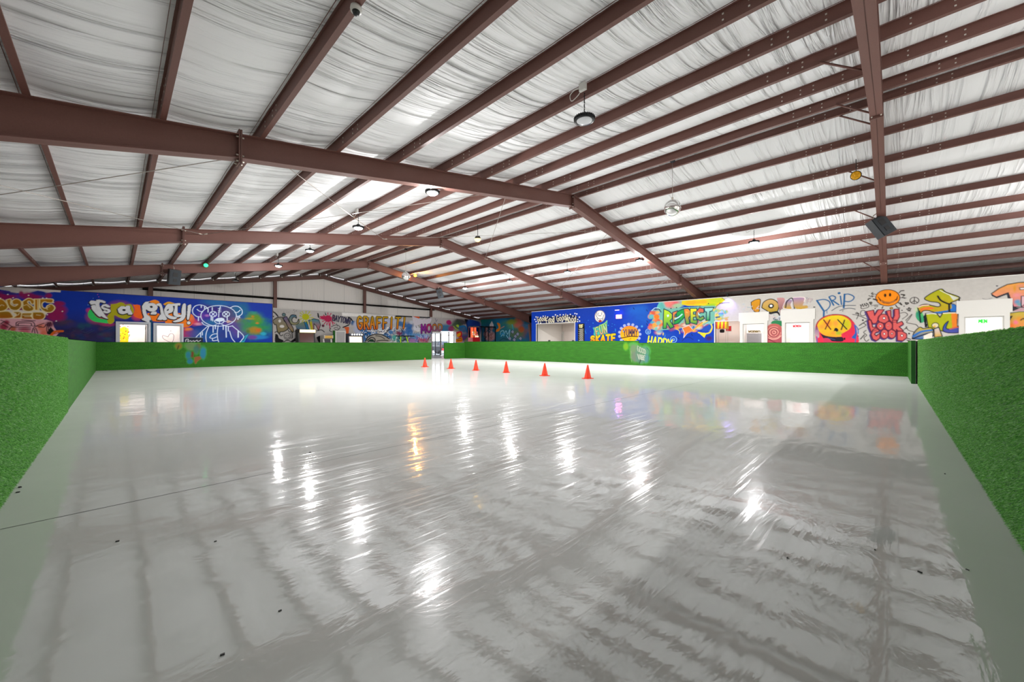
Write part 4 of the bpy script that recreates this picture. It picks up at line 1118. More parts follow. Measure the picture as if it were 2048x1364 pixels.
    cv.fill(R((1840, -40), (1900, -40), (1900, 140), (1830, 100), (1750, 60)), C('bdb9b4'))
    cv.fill(R((640, 250), (1500, 185), (1640, 200), (1620, 260), (1600, 480), (1400, 520), (1100, 560), (720, 600), (560, 590), (520, 500)), C('6aaa98'), True)
    for i in range(40):
        x = 520 + cv.rng.rand() * 1000; y = 480 + cv.rng.rand() * 180 - (x - 520) * .06
        p = R((x, y))[0]; cv.blob(p[0], p[1], 6 + 6 * cv.rng.rand(), 3 + 4 * cv.rng.rand(), [C('c84a38'), C('e08a2c'), C('b0384c'), C('4a9ac0'), C('c0c0b0'), C('d86a30'), C('8a3060')][i % 7], .85, 1.6, .5)
    for i in range(26):
        x = 510 + cv.rng.rand() * 200; y = 270 + cv.rng.rand() * 320
        p = R((x, y))[0]; cv.blob(p[0], p[1], 4 + 3 * cv.rng.rand(), 3 + 3 * cv.rng.rand(), [C('d8703c'), C('c84438'), C('3a8ab8'), C('5ab0a8'), C('e8a03c')][i % 5], .85, 2, .4)
    p = R((625, 370))[0]; cv.blob(p[0], p[1], 6.5, 6, C('e8741c'), 1, 2.5, .25)
    cv.stroke(R((540, 270), (600, 220), (680, 230)), 1.2, C('b8dce8')); cv.stroke(R((600, 250), (660, 240), (700, 290)), 2.2, C('3a4a5a'))
    cv.fill(R((1060, 560), (1180, 520), (1250, 600), (1140, 660), (1085, 730), (1100, 640)), C('e07028'), False, C('c8d0d8'), .9)
    cv.stroke(R((1160, 640), (1260, 590), (1360, 500), (1400, 470)), 3, C('c8804a')); cv.stroke(R((1250, 610), (1400, 490), (1500, 440)), 1.4, C('e8c030'))
    cv.stroke(R((1340, 640), (1440, 660), (1530, 640), (1570, 560), (1555, 500)), 2.6, C('d8c828')); cv.fill(R((1330, 635), (1480, 650), (1440, 730)), C('d8c828'))
    cv.stroke(R((960, 580), (1010, 610), (1020, 660)), 1.3, C('d0c028')); cv.stroke(R((1430, 530), (1500, 480), (1540, 470)), 1.4, C('80c0d8'))
    cv.fill(R((1420, 560), (1530, 500), (1560, 560), (1500, 620), (1400, 620)), C('1848a8'), True)
    cv.stroke(R((1060, 790), (1100, 740), (1170, 720), (1250, 760)), 1.4, C('10286a'))
    p = R((1520, 740))[0]; cv.blob(p[0], p[1], 10, 7, C('3a2058'), .8, 1.5)
    green = [
      (((750, 240), (840, 280), (890, 330), (890, 400), (850, 440), (920, 540), (860, 570), (800, 470), (790, 570), (735, 570), (745, 350)), 'b8d820', '1a8a3a'),
      (((900, 300), (980, 270), (990, 300), (940, 330), (930, 370), (990, 360), (980, 400), (930, 420), (930, 450), (1000, 430), (990, 480), (900, 500)), 'e87040', '1a9a40'),
      (((970, 290), (1080, 240), (1130, 270), (1120, 350), (1060, 420), (1000, 480), (930, 500), (930, 450), (1010, 400), (1050, 340), (1010, 350), (960, 380)), '1a9a40', '1a8a3a'),
      (((1090, 240), (1160, 230), (1200, 270), (1200, 350), (1170, 390), (1190, 490), (1130, 500), (1110, 400), (1100, 330)), 'e88030', '1a8a3a'),
      (((1200, 230), (1310, 230), (1310, 280), (1250, 290), (1250, 330), (1300, 330), (1300, 370), (1250, 380), (1250, 430), (1320, 430), (1310, 500), (1200, 470)), 'e8d820', '1a8a3a'),
      (((1300, 290), (1360, 220), (1430, 240), (1430, 300), (1370, 300), (1340, 340), (1360, 390), (1420, 360), (1440, 400), (1380, 440), (1310, 410), (1290, 350)), 'e04848', '1a9a40'),
      (((1440, 220), (1600, 215), (1570, 270), (1530, 280), (1530, 430), (1470, 430), (1480, 290), (1450, 280)), '9ad0d0', '1a8a3a')]
    for q, a, bcol in green:
        pp = R(*q); cv.fill(pp, C(a), False, C('0c2c4a'), 2.4)
    for q, a, bcol in green: cv.fill(R(*q), C(a), False, C('0c2c4a'), 1.1, grad=C(bcol))
    cv.fill(R((800, 340), (830, 330), (840, 360), (810, 380)), C('c8e8e0')); cv.stroke(R((940, 410), (1000, 380), (1060, 330)), 2.4, C('a8e0e0')); cv.fill(R((1330, 290), (1370, 340), (1340, 350)), C('a8e0e0')); cv.stroke(R((1130, 290), (1150, 300)), 1.6, C('f0b060'))
    for (x, y) in ((870, 230), (965, 215), (1365, 190), (1510, 145), (1255, 545)): cv.blob(*R((x, y))[0], 1.4, 1.2, INK, 1, 4)
    # tail that spills on the white wall
    for i in range(20):
        x = 1600 + cv.rng.rand() * 220; y = 250 + cv.rng.rand() * 180
        p = R((x, y))[0]; cv.blob(p[0], p[1], 3 + 4 * cv.rng.rand(), 3 + 2 * cv.rng.rand(), [C('d8c040'), C('50a8a0'), C('4a80c8'), C('90b060'), C('c89050'), C('60b0b8')][i % 6], .85, 2, .4)
    for pl, w, c in (([(1700, 140), (1870, 130)], 1.4, '16161a'), ([(1740, 50), (1830, 110)], .9, '4a4a30'), ([(1620, 240), (1660, 180), (1720, 140)], 1.2, '8a5030'), ([(1640, 330), (1740, 250), (1780, 310)], 1.3, 'a8a030'), ([(1620, 420), (1760, 400), (1850, 380)], 1.5, 'b8a838')):
        cv.stroke(R(*pl), w, C(c))
    cv.stroke(R((1640, 380), (1700, 375)), 2.4, C('1a3a6a'))
    # white LOVE piece
    def lf(q, a, b=None, e=None, ew=1): cv.fill(q, C(a), True, C(e) if e else None, ew, grad=C(b) if b else None)
    for i in range(26):
        x = 1487 + cv.rng.rand() * 130; y = 600 + cv.rng.rand() * 40
        cv.blob(x, y, 6, 3.5, [C('b8c4cc'), C('a8b4c0'), C('d0c8d0'), C('c4a8b0')][i % 4], .5, 1.4, .4)
    lf(Q((1130, -80), (1250, -150), (1400, -160), (1380, 60), (1360, 200), (1240, 200), (1150, 80)), 'd09018', 'b87a10', '14141a', 1.3)
    lf(Q((1440, 80), (1480, -60), (1600, -150), (1750, -170), (1900, -80), (1940, 60), (1880, 200), (1700, 220), (1560, 150)), 'c8a060', 'a88a20', '14141a', 1.6)
    cv.blob(*Q((1715, 30))[0], 6.5, 5.5, INK, 1, 4); cv.blob(*Q((1715, 25))[0], 3.2, 2.6, WHITE, 1, 4)
    cv.fill(Q((1620, 230), (1900, 180), (1990, 320), (1960, 320), (1880, 240), (1700, 270)), INK, True)
    lf(S((100, 180), (260, 180), (280, 260), (300, 400), (200, 440), (180, 560), (140, 380)), 'c08a8a', '6a4a50')
    lf(S((270, 300), (330, 220), (460, 230), (420, 330), (440, 430), (300, 430), (240, 400)), '8a7aa8', 'c09a18', 'd8d0d8', 1)
    cv.stroke(S((300, 400), (330, 260), (450, 190), (500, 420)), 1.8, INK)
    lf(S((470, 170), (720, 170), (720, 270), (690, 350), (780, 350), (790, 410), (520, 415)), 'a080a8', 'c09810')
    cv.stroke(S((470, 170), (720, 170), (720, 260)), 1.2, C('f0dcd8'))
    cv.scribble((1605, 595, 1625, 614), 10, .7, [C('b89a9a'), C('8a7a88')], 8, 2); cv.blob(*S((950, 388))[0], 2.6, 1.3, INK, 1, 4)
    cv.scribble((1547, 630, 1562, 640), 14, .9, [C('90b8b8'), C('3a4a60'), C('c0c8d8')], 6, 22)
    cv.scribble((1487, 612, 1520, 624), 16, .8, [C('a8b8c0'), C('c8b0b8'), C('8aa0b0')], 7, 23)
    # rose
    lf(Q((1700, 540), (1760, 470), (1880, 450), (2030, 480), (2040, 620), (1900, 600)), '2a7a4c')
    lf(Q((1610, 620), (1700, 560), (1850, 550), (1980, 600), (2040, 720), (2040, 1120), (1620, 1120)), 'b86058', 'a04a58')
    for k, r in enumerate((190, 150, 112, 75, 38)):
        cv.stroke(Q(*[(1800 + r * math.cos(a * .33 + k * 1.1), 800 + r * .85 * math.sin(a * .33 + k * 1.1)) for a in range(17)]), 1.3, [C('e8a090'), C('7a2c38')][k % 2])
        cv.stroke(Q(*[(1800 + (r - 14) * math.cos(a * .33 + k * 1.1), 800 + (r - 14) * .85 * math.sin(a * .33 + k * 1.1)) for a in range(17)]), .8, [C('7a2c38'), C('e8a090')][k % 2])
    cv.stroke(Q((1640, 960), (1760, 1000), (1900, 980), (2000, 900)), 1.6, C('eab0a0')); cv.stroke(Q((1650, 1000), (1760, 1060), (1860, 1100)), 1.2, C('6a2430'))
    # DRIP
    db = C('1d5a8c')
    cv.stroke(S((1010, 240), (1170, 480), (1165, 620)), 3.0, db, False); cv.stroke(S((1010, 240), (1170, 215), (1290, 260), (1310, 350), (1250, 440), (1170, 485)), 2.0, db)
    cv.stroke(S((1290, 160), (1340, 250), (1390, 345)), 2.6, db, False); cv.stroke(S((1290, 155), (1360, 130), (1430, 160), (1420, 210), (1350, 240)), 2.0, db); cv.stroke(S((1370, 240), (1510, 335)), 2.4, db)
    cv.stroke(S((1545, 140), (1570, 330)), 2.2, db); cv.blob(*S((1515, 72))[0], 3.4, 2.6, db, 1, 4)
    cv.stroke(S((1640, 100), (1620, 400)), 3.0, db, False); cv.stroke(S((1640, 100), (1740, 95), (1850, 150), (1830, 220), (1740, 265), (1640, 255)), 2.0, db)
    cv.stroke(S((1350, 470), (1480, 390), (1640, 355), (1890, 350)), 1.3, C('2a3a4a')); cv.stroke(S((1530, 465), (1640, 430), (1760, 415), (1880, 435)), 1.3, C('2a3a4a')); cv.blob(*S((1600, 475))[0], 1.2, 1, INK, 1, 4)
    cv.stroke(S((1235, 470), (1240, 530)), 1, db)
    # melting face with crossed eyes
    lf(S((1010, 1230), (975, 1050), (970, 880), (1010, 740), (1110, 640), (1260, 580), (1440, 555), (1620, 570), (1780, 660), (1880, 780), (1920, 950), (1900, 1230)), 'c82c3c', 'e03050')
    lf(S((1840, 760), (1900, 850), (1920, 1000), (1890, 1100), (1800, 1080), (1880, 960)), '2a5aa8')
    lf(S((1000, 820), (960, 920), (980, 1040), (1060, 1080), (1050, 900)), '7a4a88', 'c0a0a0')
    lf(S((1020, 800), (1080, 700), (1240, 610), (1440, 575), (1620, 600), (1750, 690), (1790, 800), (1750, 890), (1640, 960), (1560, 1000), (1560, 1060), (1300, 1060), (1150, 1010), (1060, 930)), 'dcc41c', 'e0a028')
    for (x, y, rx, ry, c) in ((1250, 760, 190, 140, 'ee8a2c'), (1120, 840, 100, 90, 'f09438'), (1680, 780, 140, 160, 'b4b41c'), (1440, 760, 100, 130, 'e8943c'), (1500, 980, 120, 70, '98b030'), (1380, 980, 90, 60, 'e89030')):
        p = S((x, y))[0]; cv.blob(p[0], p[1], rx * S.k, ry * S.k, C(c), .8, 1.3)
    for pl, c in (([(1165, 680), (1325, 895)], '5a1420'), ([(1305, 680), (1200, 890)], '5a1420'), ([(1485, 675), (1690, 890)], '1c1c20'), ([(1640, 685), (1565, 900)], '1c1c20')): cv.stroke(S(*pl), 1.9, C(c))
    cv.fill(S((1390, 940), (1420, 870), (1460, 865), (1500, 910), (1470, 950), (1430, 930)), INK, True)
    lf(S((1080, 980), (1200, 1040), (1400, 1070), (1590, 1075), (1590, 1170), (1300, 1160), (1180, 1120)), '22202c')
    lf(S((1150, 1100), (1240, 1090), (1330, 1140), (1340, 1200), (1180, 1200)), 'c83858'); cv.stroke(S((1260, 1090), (1420, 1130)), 1.6, C('3a4478'))
    cv.stroke(S((1010, 900), (1010, 760), (1130, 630), (1300, 565), (1500, 555), (1680, 590), (1800, 680)), 1.0, C('5a3a1c')); cv.blob(*S((1640, 1110))[0], 2.2, 3, INK, 1, 3)
    for pl in ([(1880, 800), (1940, 880), (1950, 990)], [(1895, 1050), (1885, 1200)], [(1010, 1060), (1015, 1200)]): cv.stroke(S(*pl), 1.6, C('2a64a8'))
    cv.blob(*S((1950, 1050))[0], 1.5, 1.5, C('2a3a60'), 1, 4); cv.blob(*S((1955, 1115))[0], 1.2, 1.2, C('5a7a9a'), 1, 4)
    # orange smiley
    def v(*p): return V(*p)
    def ink(*p, w=1.2, c=C('2a2420')): cv.stroke(V(*p), w, c)
    cv.fill(V(*[(860 + 275 * math.cos(a * .2094), 290 + 185 * math.sin(a * .2094)) for a in range(30)]), C('f08a14'), False, C('5a3010'), 1.4)
    for x in (800, 912): cv.fill(V(*[(x + 26 * math.cos(a * .418), (235 if x == 800 else 222) + 40 * math.sin(a * .418)) for a in range(15)]), C('2a1408'))
    cv.fill(V((640, 270), (700, 340), (800, 380), (900, 390), (1000, 360), (1060, 310), (1085, 255), (1070, 330), (1000, 390), (880, 425), (760, 410), (690, 360)), C('7a3410'), False, C('4a1c08'), .9)
    for k in range(11):
        x = 715 + k * 32; y = 365 + 32 * math.sin((k + .5) / 11 * 3.14); ink((x, y - 14), (x, y + 18), w=.7, c=C('e89a50'))
    for pl, w in (([(490, 195), (590, 210)], 1), ([(520, 170), (490, 195), (530, 215)], 1.3), ([(430, 240), (480, 260), (550, 250)], 1.2), ([(500, 230), (510, 275)], 1.2), ([(410, 320), (470, 300)], 1.6), ([(410, 345), (440, 300)], 1.4), ([(535, 320), (620, 345)], 2.4), ([(1120, 175), (1160, 135), (1225, 125)], 1.7), ([(1140, 290), (1280, 295)], 1.0), ([(1190, 280), (1250, 300)], 1.8), ([(1165, 215), (1240, 225), (1215, 250)], 2.2), ([(1100, 400), (1180, 455), (1140, 400)], 1.6), ([(1260, 405), (1330, 410), (1285, 440), (1260, 400)], 2.0), ([(1040, 460), (1080, 510), (1130, 525)], 1.6), ([(750, 490), (730, 530)], 1.7), ([(560, 470), (630, 470), (610, 500), (560, 495)], 1), ([(480, 470), (600, 450), (720, 450)], .8), ([(445, 395), (495, 395), (475, 440), (450, 400)], 1.8)):
        ink(*pl, w=w)
    ink((250, 480), (270, 540), (420, 500), (400, 420), (370, 480), (340, 440), (310, 490), (280, 450), (255, 490), w=1.2)
    for x, y in ((240, 455), (285, 440), (330, 428), (372, 415), (1230, 480), (1185, 578), (572, 537), (1345, 1105), (295, 800)): cv.blob(*V((x, y))[0], 1.4 if y < 700 else 2.2, 1.3 if y < 700 else 2, INK, 1, 4)
    ink(*[(1467 + 100 * math.cos(a * .314), 352 + 72 * math.sin(a * .314)) for a in range(21)], w=1.3); ink((1467, 280), (1460, 424), w=1.2); ink((1465, 350), (1400, 400), w=1.2); ink((1465, 350), (1530, 400), w=1.2)
    ink((1340, 510), (1325, 590), (1390, 535), (1290, 545), (1370, 595), (1345, 510), w=1.3)
    cv.blob(*V((942, 528))[0], 4.2, 2.8, C('3a2c14'), 1, 4); cv.blob(*V((942, 526))[0], 2.8, 1.6, C('b08a3c'), 1, 4)
    for pl in ([(235, 650), (260, 590), (330, 585), (365, 640), (320, 695), (250, 690), (235, 650)], [(60, 670), (180, 690), (420, 790)], [(150, 620), (200, 660), (150, 775)], [(130, 640), (200, 660)], [(215, 920), (400, 800)], [(310, 870), (360, 920), (190, 1010)], [(1150, 640), (1250, 625), (1310, 680), (1190, 775)], [(1270, 805), (1410, 665), (1340, 780), (1290, 850), (1400, 880), (1500, 900), (1550, 950)], [(1230, 1010), (1290, 980), (1330, 1030), (1450, 1065)], [(1290, 950), (1270, 990)], [(370, 1030), (310, 1080), (380, 1140), (320, 1200), (370, 1280), (430, 1240)], [(1300, 1210), (1380, 1235)], [(1300, 1255), (1350, 1265)], [(240, 1230), (330, 1130)]):
        ink(*pl, w=1.2 if len(pl) > 2 else 1.7)
    # YOU LOOK GOOD
    coral, dk, pur = C('cf5a58'), C('5a1c30'), C('4a3a78')
    blocks = [((370, 600), (540, 570), (560, 690), (640, 560), (780, 560), (680, 700), (600, 870), (520, 880), (440, 760)),
              tuple((765 + 130 * math.cos(a * .3142), 765 + 105 * math.sin(a * .3142)) for a in range(20)),
              ((830, 590), (930, 570), (940, 720), (975, 780), (1010, 700), (1010, 550), (1115, 545), (1130, 720), (1070, 840), (950, 850), (880, 770)),
              ((415, 800), (480, 795), (520, 960), (620, 960), (640, 1010), (480, 1060), (440, 960)),
              tuple((690 + 85 * math.cos(a * .3142), 935 + 90 * math.sin(a * .3142)) for a in range(20)),
              tuple((880 + 88 * math.cos(a * .3142), 930 + 100 * math.sin(a * .3142)) for a in range(20)),
              ((970, 800), (1065, 800), (1070, 870), (1180, 825), (1220, 890), (1120, 950), (1220, 1040), (1100, 1060), (1060, 1010), (1050, 1060), (970, 1030)),
              ((655, 1000), (660, 1060), (600, 1070), (560, 1120), (600, 1160), (640, 1120), (685, 1110), (680, 1210), (600, 1265), (520, 1230), (480, 1130), (520, 1020), (580, 980)),
              tuple((785 + 92 * math.cos(a * .3142), 1115 + 105 * math.sin(a * .3142)) for a in range(20)),
              tuple((955 + 90 * math.cos(a * .3142), 1110 + 100 * math.sin(a * .3142)) for a in range(20)),
              ((1075, 1040), (1180, 1045), (1290, 1110), (1290, 1200), (1200, 1270), (1080, 1260))]
    for q in blocks: cv.fill([(x - 2.0, y + 1.6) for x, y in V(*q)], pur, False, pur, 2.6)
    for q in blocks: cv.fill(V(*q), coral, False, dk, 1.5)
    for q in blocks: cv.stroke(V(*(list(q) + [q[0]])), 1.0, dk, False)
    for x, y, r in ((775, 755, 30), (690, 935, 22), (872, 925, 12), (780, 1110, 26), (955, 1105, 22), (1180, 1150, 30)):
        p = V((x, y))[0]; cv.blob(p[0], p[1], r * V.k * 1.2, r * V.k * 1.2, dk, 1, 4); cv.blob(p[0], p[1], r * V.k * .7, r * V.k * .7, WHITE, 1, 4)
    # lime letters
    lime, gold = C('a8ac18'), C('c8a020')
    cv.fill(W((140, 480), (250, 640), (330, 590), (240, 760), (160, 740), (100, 640)), C('3a9a6a'), True)
    for (x, y, c) in ((150, 620, '2a8a70'), (210, 620, '50b060'), (120, 520, 'b8c8a0')): cv.blob(*W((x, y))[0], 6, 8, C(c), .8, 1.4, .4)
    bl = C('14141c')
    cv.fill(W((140, 500), (200, 450), (300, 435), (400, 460), (500, 480), (545, 460), (530, 420), (480, 400), (340, 380), (270, 315), (540, 165), (650, 220), (900, 320), (740, 410), (800, 440), (850, 500), (820, 560), (700, 575), (540, 600), (440, 580), (330, 550), (240, 555), (180, 600)), lime, True, bl, 1.7, grad=C('b89a20'))
    cv.fill(W((740, 440), (800, 440), (850, 500), (820, 565), (720, 570), (560, 600), (430, 580), (560, 560), (680, 540), (750, 500)), C('2a6ab8'), True)
    cv.fill(W((180, 520), (250, 490), (360, 485), (440, 510), (360, 530), (250, 540), (200, 570)), C('e0702c'), True); cv.stroke(W((150, 490), (220, 460), (330, 450)), 1.8, C('f0c8c0'))
    cv.fill(W((700, 260), (880, 320), (780, 370)), C('c8ccc0')); cv.stroke(W((540, 185), (640, 235), (740, 280)), 1, C('e8ead8'))
    cv.stroke(W((500, 290), (560, 370), (700, 430), (740, 410)), 2.6, bl); cv.stroke(W((705, 430), (710, 690)), 2.8, bl); cv.stroke(W((885, 330), (885, 400)), 1.8, bl); cv.blob(*W((888, 455))[0], 1.3, 1.3, bl, 1, 4)
    cv.stroke(W((170, 560), (190, 760)), 2.4, C('10302c'))
    cv.fill(W((280, 600), (400, 590), (480, 600), (540, 670), (590, 590), (700, 575), (860, 580), (840, 830), (890, 825), (890, 940), (700, 950), (600, 920), (330, 870)), lime, False, bl, 1.7)
    cv.fill(W((740, 600), (850, 590), (840, 850), (760, 860)), C('e07c28')); cv.stroke(W((300, 610), (400, 600), (470, 610)), 1.6, C('e8e8e8')); cv.stroke(W((600, 600), (700, 590), (840, 592)), 1.6, C('f0e0d0'))
    cv.fill(W((240, 660), (280, 600), (310, 850), (270, 850)), bl)
    cv.fill(W((590, 870), (620, 800), (690, 740), (650, 850), (700, 880), (890, 850), (890, 940), (700, 950), (600, 920)), C('2a5ca8'), True, bl, 1.4, grad=C('4a4a98')); cv.stroke(W((720, 880), (890, 840)), 2.4, C('c05a58'))
    cv.fill(W((40, 1060), (70, 950), (170, 850), (240, 870), (310, 860), (400, 870), (420, 1000), (250, 1060)), C('c0a81c'), True, bl, 1.6, grad=C('2a6ab0'))
    cv.stroke(W((60, 1010), (200, 930), (390, 900)), 3.2, C('2468b8')); cv.stroke(W((60, 1050), (220, 990), (400, 940)), 2.4, C('0c2040'))
    cv.fill(W((250, 1000), (340, 960), (400, 940), (400, 1060), (240, 1080)), C('e8dcd0'))
    cv.fill(W((430, 880), (520, 850), (580, 1010), (440, 1030)), C('c8c0c8'), False, bl, 1.5, grad=C('d0a030')); cv.blob(*W((455, 815))[0], 8.6, 6.6, bl, 1, 5); cv.blob(*W((455, 815))[0], 6.8, 5, C('d8cca8'), 1, 5); cv.blob(*W((440, 835))[0], 3, 2.2, C('d8a030'), 1, 3)
    # T piece at the far right
    cv.fill(W((1465, 245), (1600, 150), (1750, 80), (1950, 45), (2400, 20), (2400, 500), (2010, 490), (1850, 480), (1760, 230), (1550, 310), (1480, 280)), C('e09a3c'), False, bl, 1.7, grad=C('d87a90'))
    for (x, y, rx, ry, c) in ((1920, 270, 110, 60, 'e08a90'), (1930, 390, 90, 60, '2a90b8'), (1880, 160, 40, 90, 'd89020'), (1980, 440, 90, 50, '48a0a8'), (2000, 100, 120, 50, 'd88a70')):
        p = W((x, y))[0]; cv.blob(p[0], p[1], rx * W.k, ry * W.k, C(c), .85, 1.6, .3)
    cv.fill(W((1970, 140), (2200, 125), (2200, 160), (1980, 175)), C('e8dcd8'), False, bl, 1.2); cv.fill(W((2000, 290), (2200, 280), (2200, 310), (2010, 480), (2000, 490)), C('d0a8b0'), False, bl, 1.2)
    cv.fill(W((1465, 245), (1480, 290), (1560, 330), (1740, 260), (1800, 520), (1840, 560), (2010, 510), (1870, 485), (1770, 220), (1550, 300)), C('2a2a34'), False)
    cv.fill(W((1780, 600), (1960, 570), (2400, 560), (2400, 900), (1790, 860)), C('b8a840'), False, bl, 1.3, grad=C('e07848'))
    for (x, y, c) in ((1900, 760, 'e06a8a'), (1830, 820, 'e8702c'), (1960, 700, 'd88a30')): cv.blob(*W((x, y))[0], 9, 8, C(c), .8, 1.4, .3)
    cv.stroke(W((1990, 720), (2040, 690), (2070, 720)), 1.8, bl); cv.fill(W((1790, 650), (1850, 640), (1790, 740)), bl); cv.blob(*W((2010, 520))[0], 2, 2, C('3a1c24'), 1, 4)
    cv.stroke(W((1300, 330), (1380, 350), (1480, 320)), .7, C('6a6a70')); cv.blob(*W((1565, 105))[0], 2.6, 1.4, C('3a3a44'), 1, 3)
    cv.fill(W((1850, 560), (1990, 500), (2100, 500), (2100, 560)), C('b89098'))
    return cv
RIGHT = right_mural()
# ================================================================== WALLS WITH PAINTINGS
def py_(px, py, X=PART_X): return on_x(px, py, X)
holes_l = []
for (a, c, t) in ((237, 296.5, 647.5), (311.5, 362.5, 650)):
    A_ = on_y(a, t, PARTY_Y); B_ = on_y(c, t, PARTY_Y); holes_l.append((A_[0], B_[0], (A_[1] + B_[1]) / 2))
struct(canvas_mesh('wall_party', LEFT, holes_l, .12))
struct(canvas_mesh('wall_side', TEAL, [], 0.02, top=lambda u: 3.62 + u * 0))
b = MB(); b.box((EAVE_R, BACK_Y, 0), (EAVE_R + .1, END_Y, ztop(EAVE_R) + PH), 'white_paint'); struct(b.build('wall_right'))

holes_r = []
for (a, c, t) in ((1073.5, 1149.5, None), (1430.5, 1480, 642.7), (1486, 1529, 647.5), (1570.5, 1620, 645), (1928, 2008, 633)):
    if t is None:
        P0 = on_x(a, 648.3, PART_X); P1 = on_x(c, 645.6, PART_X)
    else:
        P0 = on_x(a, t, PART_X); P1 = on_x(c, t, PART_X)
    holes_r.append((P1[0], P0[0], (P0[1] + P1[1]) / 2))
struct(canvas_mesh('wall_rooms', RIGHT, holes_r, .12, flip=False))
FOOD, NOOK, D1, D2, D3 = holes_r
b = MB(); b.box((PART_X + .125, FOOD_Y1, 0), (EAVE_R - .05, FOOD_Y1 + .09, WALL_H), 'white_paint'); struct(b.build('wall_food_end'))
b = MB(); b.box((PART_X - .015, BACK_Y, WALL_H), (PART_X + .13, FOOD_Y1 + .09, WALL_H + .03), 'trim_white'); struct(b.build('trim_2'))

# far gable: liner above, painted boards below, storefront opening
SF = (on_y(863.5, 690, END_Y - .28)[0], on_y(911.5, 690, END_Y - .28)[0], 2.30)
struct(canvas_mesh('wall_far_boards', FAR, [SF], .05, top=lambda u: ztop(u) - .27))
b = MB()
for (x0, x1) in ((EAVE_L, SF[0]), (SF[1], EAVE_R)):
    b.box((x0, END_Y + .02, 0), (x1, END_Y + .1, 2.4), 'liner')
b.prism([(EAVE_L, 2.4), (EAVE_R, 2.4), (EAVE_R, ztop(EAVE_R) + PH), (RIDGE_X, 6.2 + PH), (EAVE_L, ztop(EAVE_L) + PH)], 'y', END_Y + .02, END_Y + .1, 'liner')
for x in np.arange(EAVE_L + 1.9, EAVE_R - 1, 1.52):     # seams of the liner blanket
    b.box((x - .006, END_Y + .012, 2.4), (x + .006, END_Y + .02, ztop(x) + PH - .02), 'grey_panel')
struct(b.build('wall_far'))
b = MB(); b.box((5.6, END_Y - .29, 3.545), (19.9, END_Y - .235, 3.58), 'trim_white'); struct(b.build('trim_3'))

# storefront: glass double door and side lights
def window(name, x0, x1, z0, z1, y, bars=(), fr=.05, mat='trim_white', hbars=()):
    b = MB()
    b.box((x0, y - .04, z0), (x0 + fr, y + .04, z1), mat); b.box((x1 - fr, y - .04, z0), (x1, y + .04, z1), mat)
    b.box((x0 + fr, y - .04, z1 - fr), (x1 - fr, y + .04, z1), mat); b.box((x0 + fr, y - .04, z0), (x1 - fr, y + .04, z0 + fr), mat)
    for q in bars: b.box((q - fr / 2, y - .03, z0 + fr), (q + fr / 2, y + .03, z1 - fr), mat)
    for q in hbars: b.box((x0 + fr, y - .03, q - fr / 2), (x1 - fr, y + .03, q + fr / 2), mat)
    f = b.build(name); struct(f)
    g = MB(); g.box((x0 + fr, y - .004, z0 + fr), (x1 - fr, y + .004, z1 - fr), 'glass'); g.build('pane', f)
    return f
xm = on_y(881.5, 690, END_Y)[0]; xk = on_y(897.5, 690, END_Y)[0]
d = window('door_1', SF[0] + .02, xm, 0.01, 2.12, END_Y + .02, bars=((SF[0] + xm) / 2,), fr=.07, mat='black_metal')
b = MB(); b.tube([((SF[0] + xm) / 2 + .12, END_Y - .05, .9), ((SF[0] + xm) / 2 + .12, END_Y - .05, 1.2)], .015, 'zinc'); b.build('door_handle', d)
window('window_1', xm + .02, xk, .01, 2.28, END_Y + .02, hbars=(1.95, .9), fr=.06)
window('window_2', xk + .02, SF[1] - .02, .01, 2.28, END_Y + .02, hbars=(1.95, .9), fr=.06)
b = MB()
b.box((SF[0] - .03, END_Y - .23, 0), (SF[0] + .0, END_Y, 2.3), 'trim_white'); b.box((SF[1], END_Y - .23, 0), (SF[1] + .03, END_Y, 2.3), 'trim_white'); b.box((SF[0], END_Y - .23, 2.3), (SF[1], END_Y, 2.33), 'trim_white')
b.box((SF[0] + .02, END_Y, 2.13), (xm, END_Y + .05, 2.3), 'trim_white'); struct(b.build('trim_4'))
# outside: pavement and a parked car seen through the door
b = MB(); b.box((5, END_Y + .35, -.12), (45, END_Y + 30, -.02), 'asphalt'); tag(b.build('pavement'), kind='structure')
e = empty('parked_car', (26.0, 37.5, 0)); tag(e, 'dark parked car with red bumper, outside behind the glass entrance door', 'car')
b = MB()
b.prism([(-.9, .35), (-.92, .8), (-.8, .95), (.8, .95), (.92, .8), (.9, .35)], 'y', -2.1, 2.1, 'black_metal'); b.prism([(-.8, .95), (-.62, 1.42), (.62, 1.42), (.8, .95)], 'y', -1.2, 1.4, 'black_metal'); b.build('car_body', e, True)
b = MB(); b.add([(-.72, -1.22, .98), (.72, -1.22, .98), (.58, -1.21, 1.38), (-.58, -1.21, 1.38)], [(0, 1, 2, 3)], 'dark_door'); b.build('windscreen', e, True)
b = MB(); b.box((-.85, -2.18, .38), (.85, -2.1, .62), 'red_paint'); b.build('bumper', e, True)
for sx in (-.8, .8):
    for sy in (-1.35, 1.35):
        b = MB(); b.lathe([(.05, -.1), (.3, -.1), (.32, -.05), (.32, .05), (.3, .1), (.05, .1)], (sx, sy, .32), 'black_soft', 20, Matrix.Rotation(math.pi / 2, 3, 'Y')); b.build('wheel', e, True)

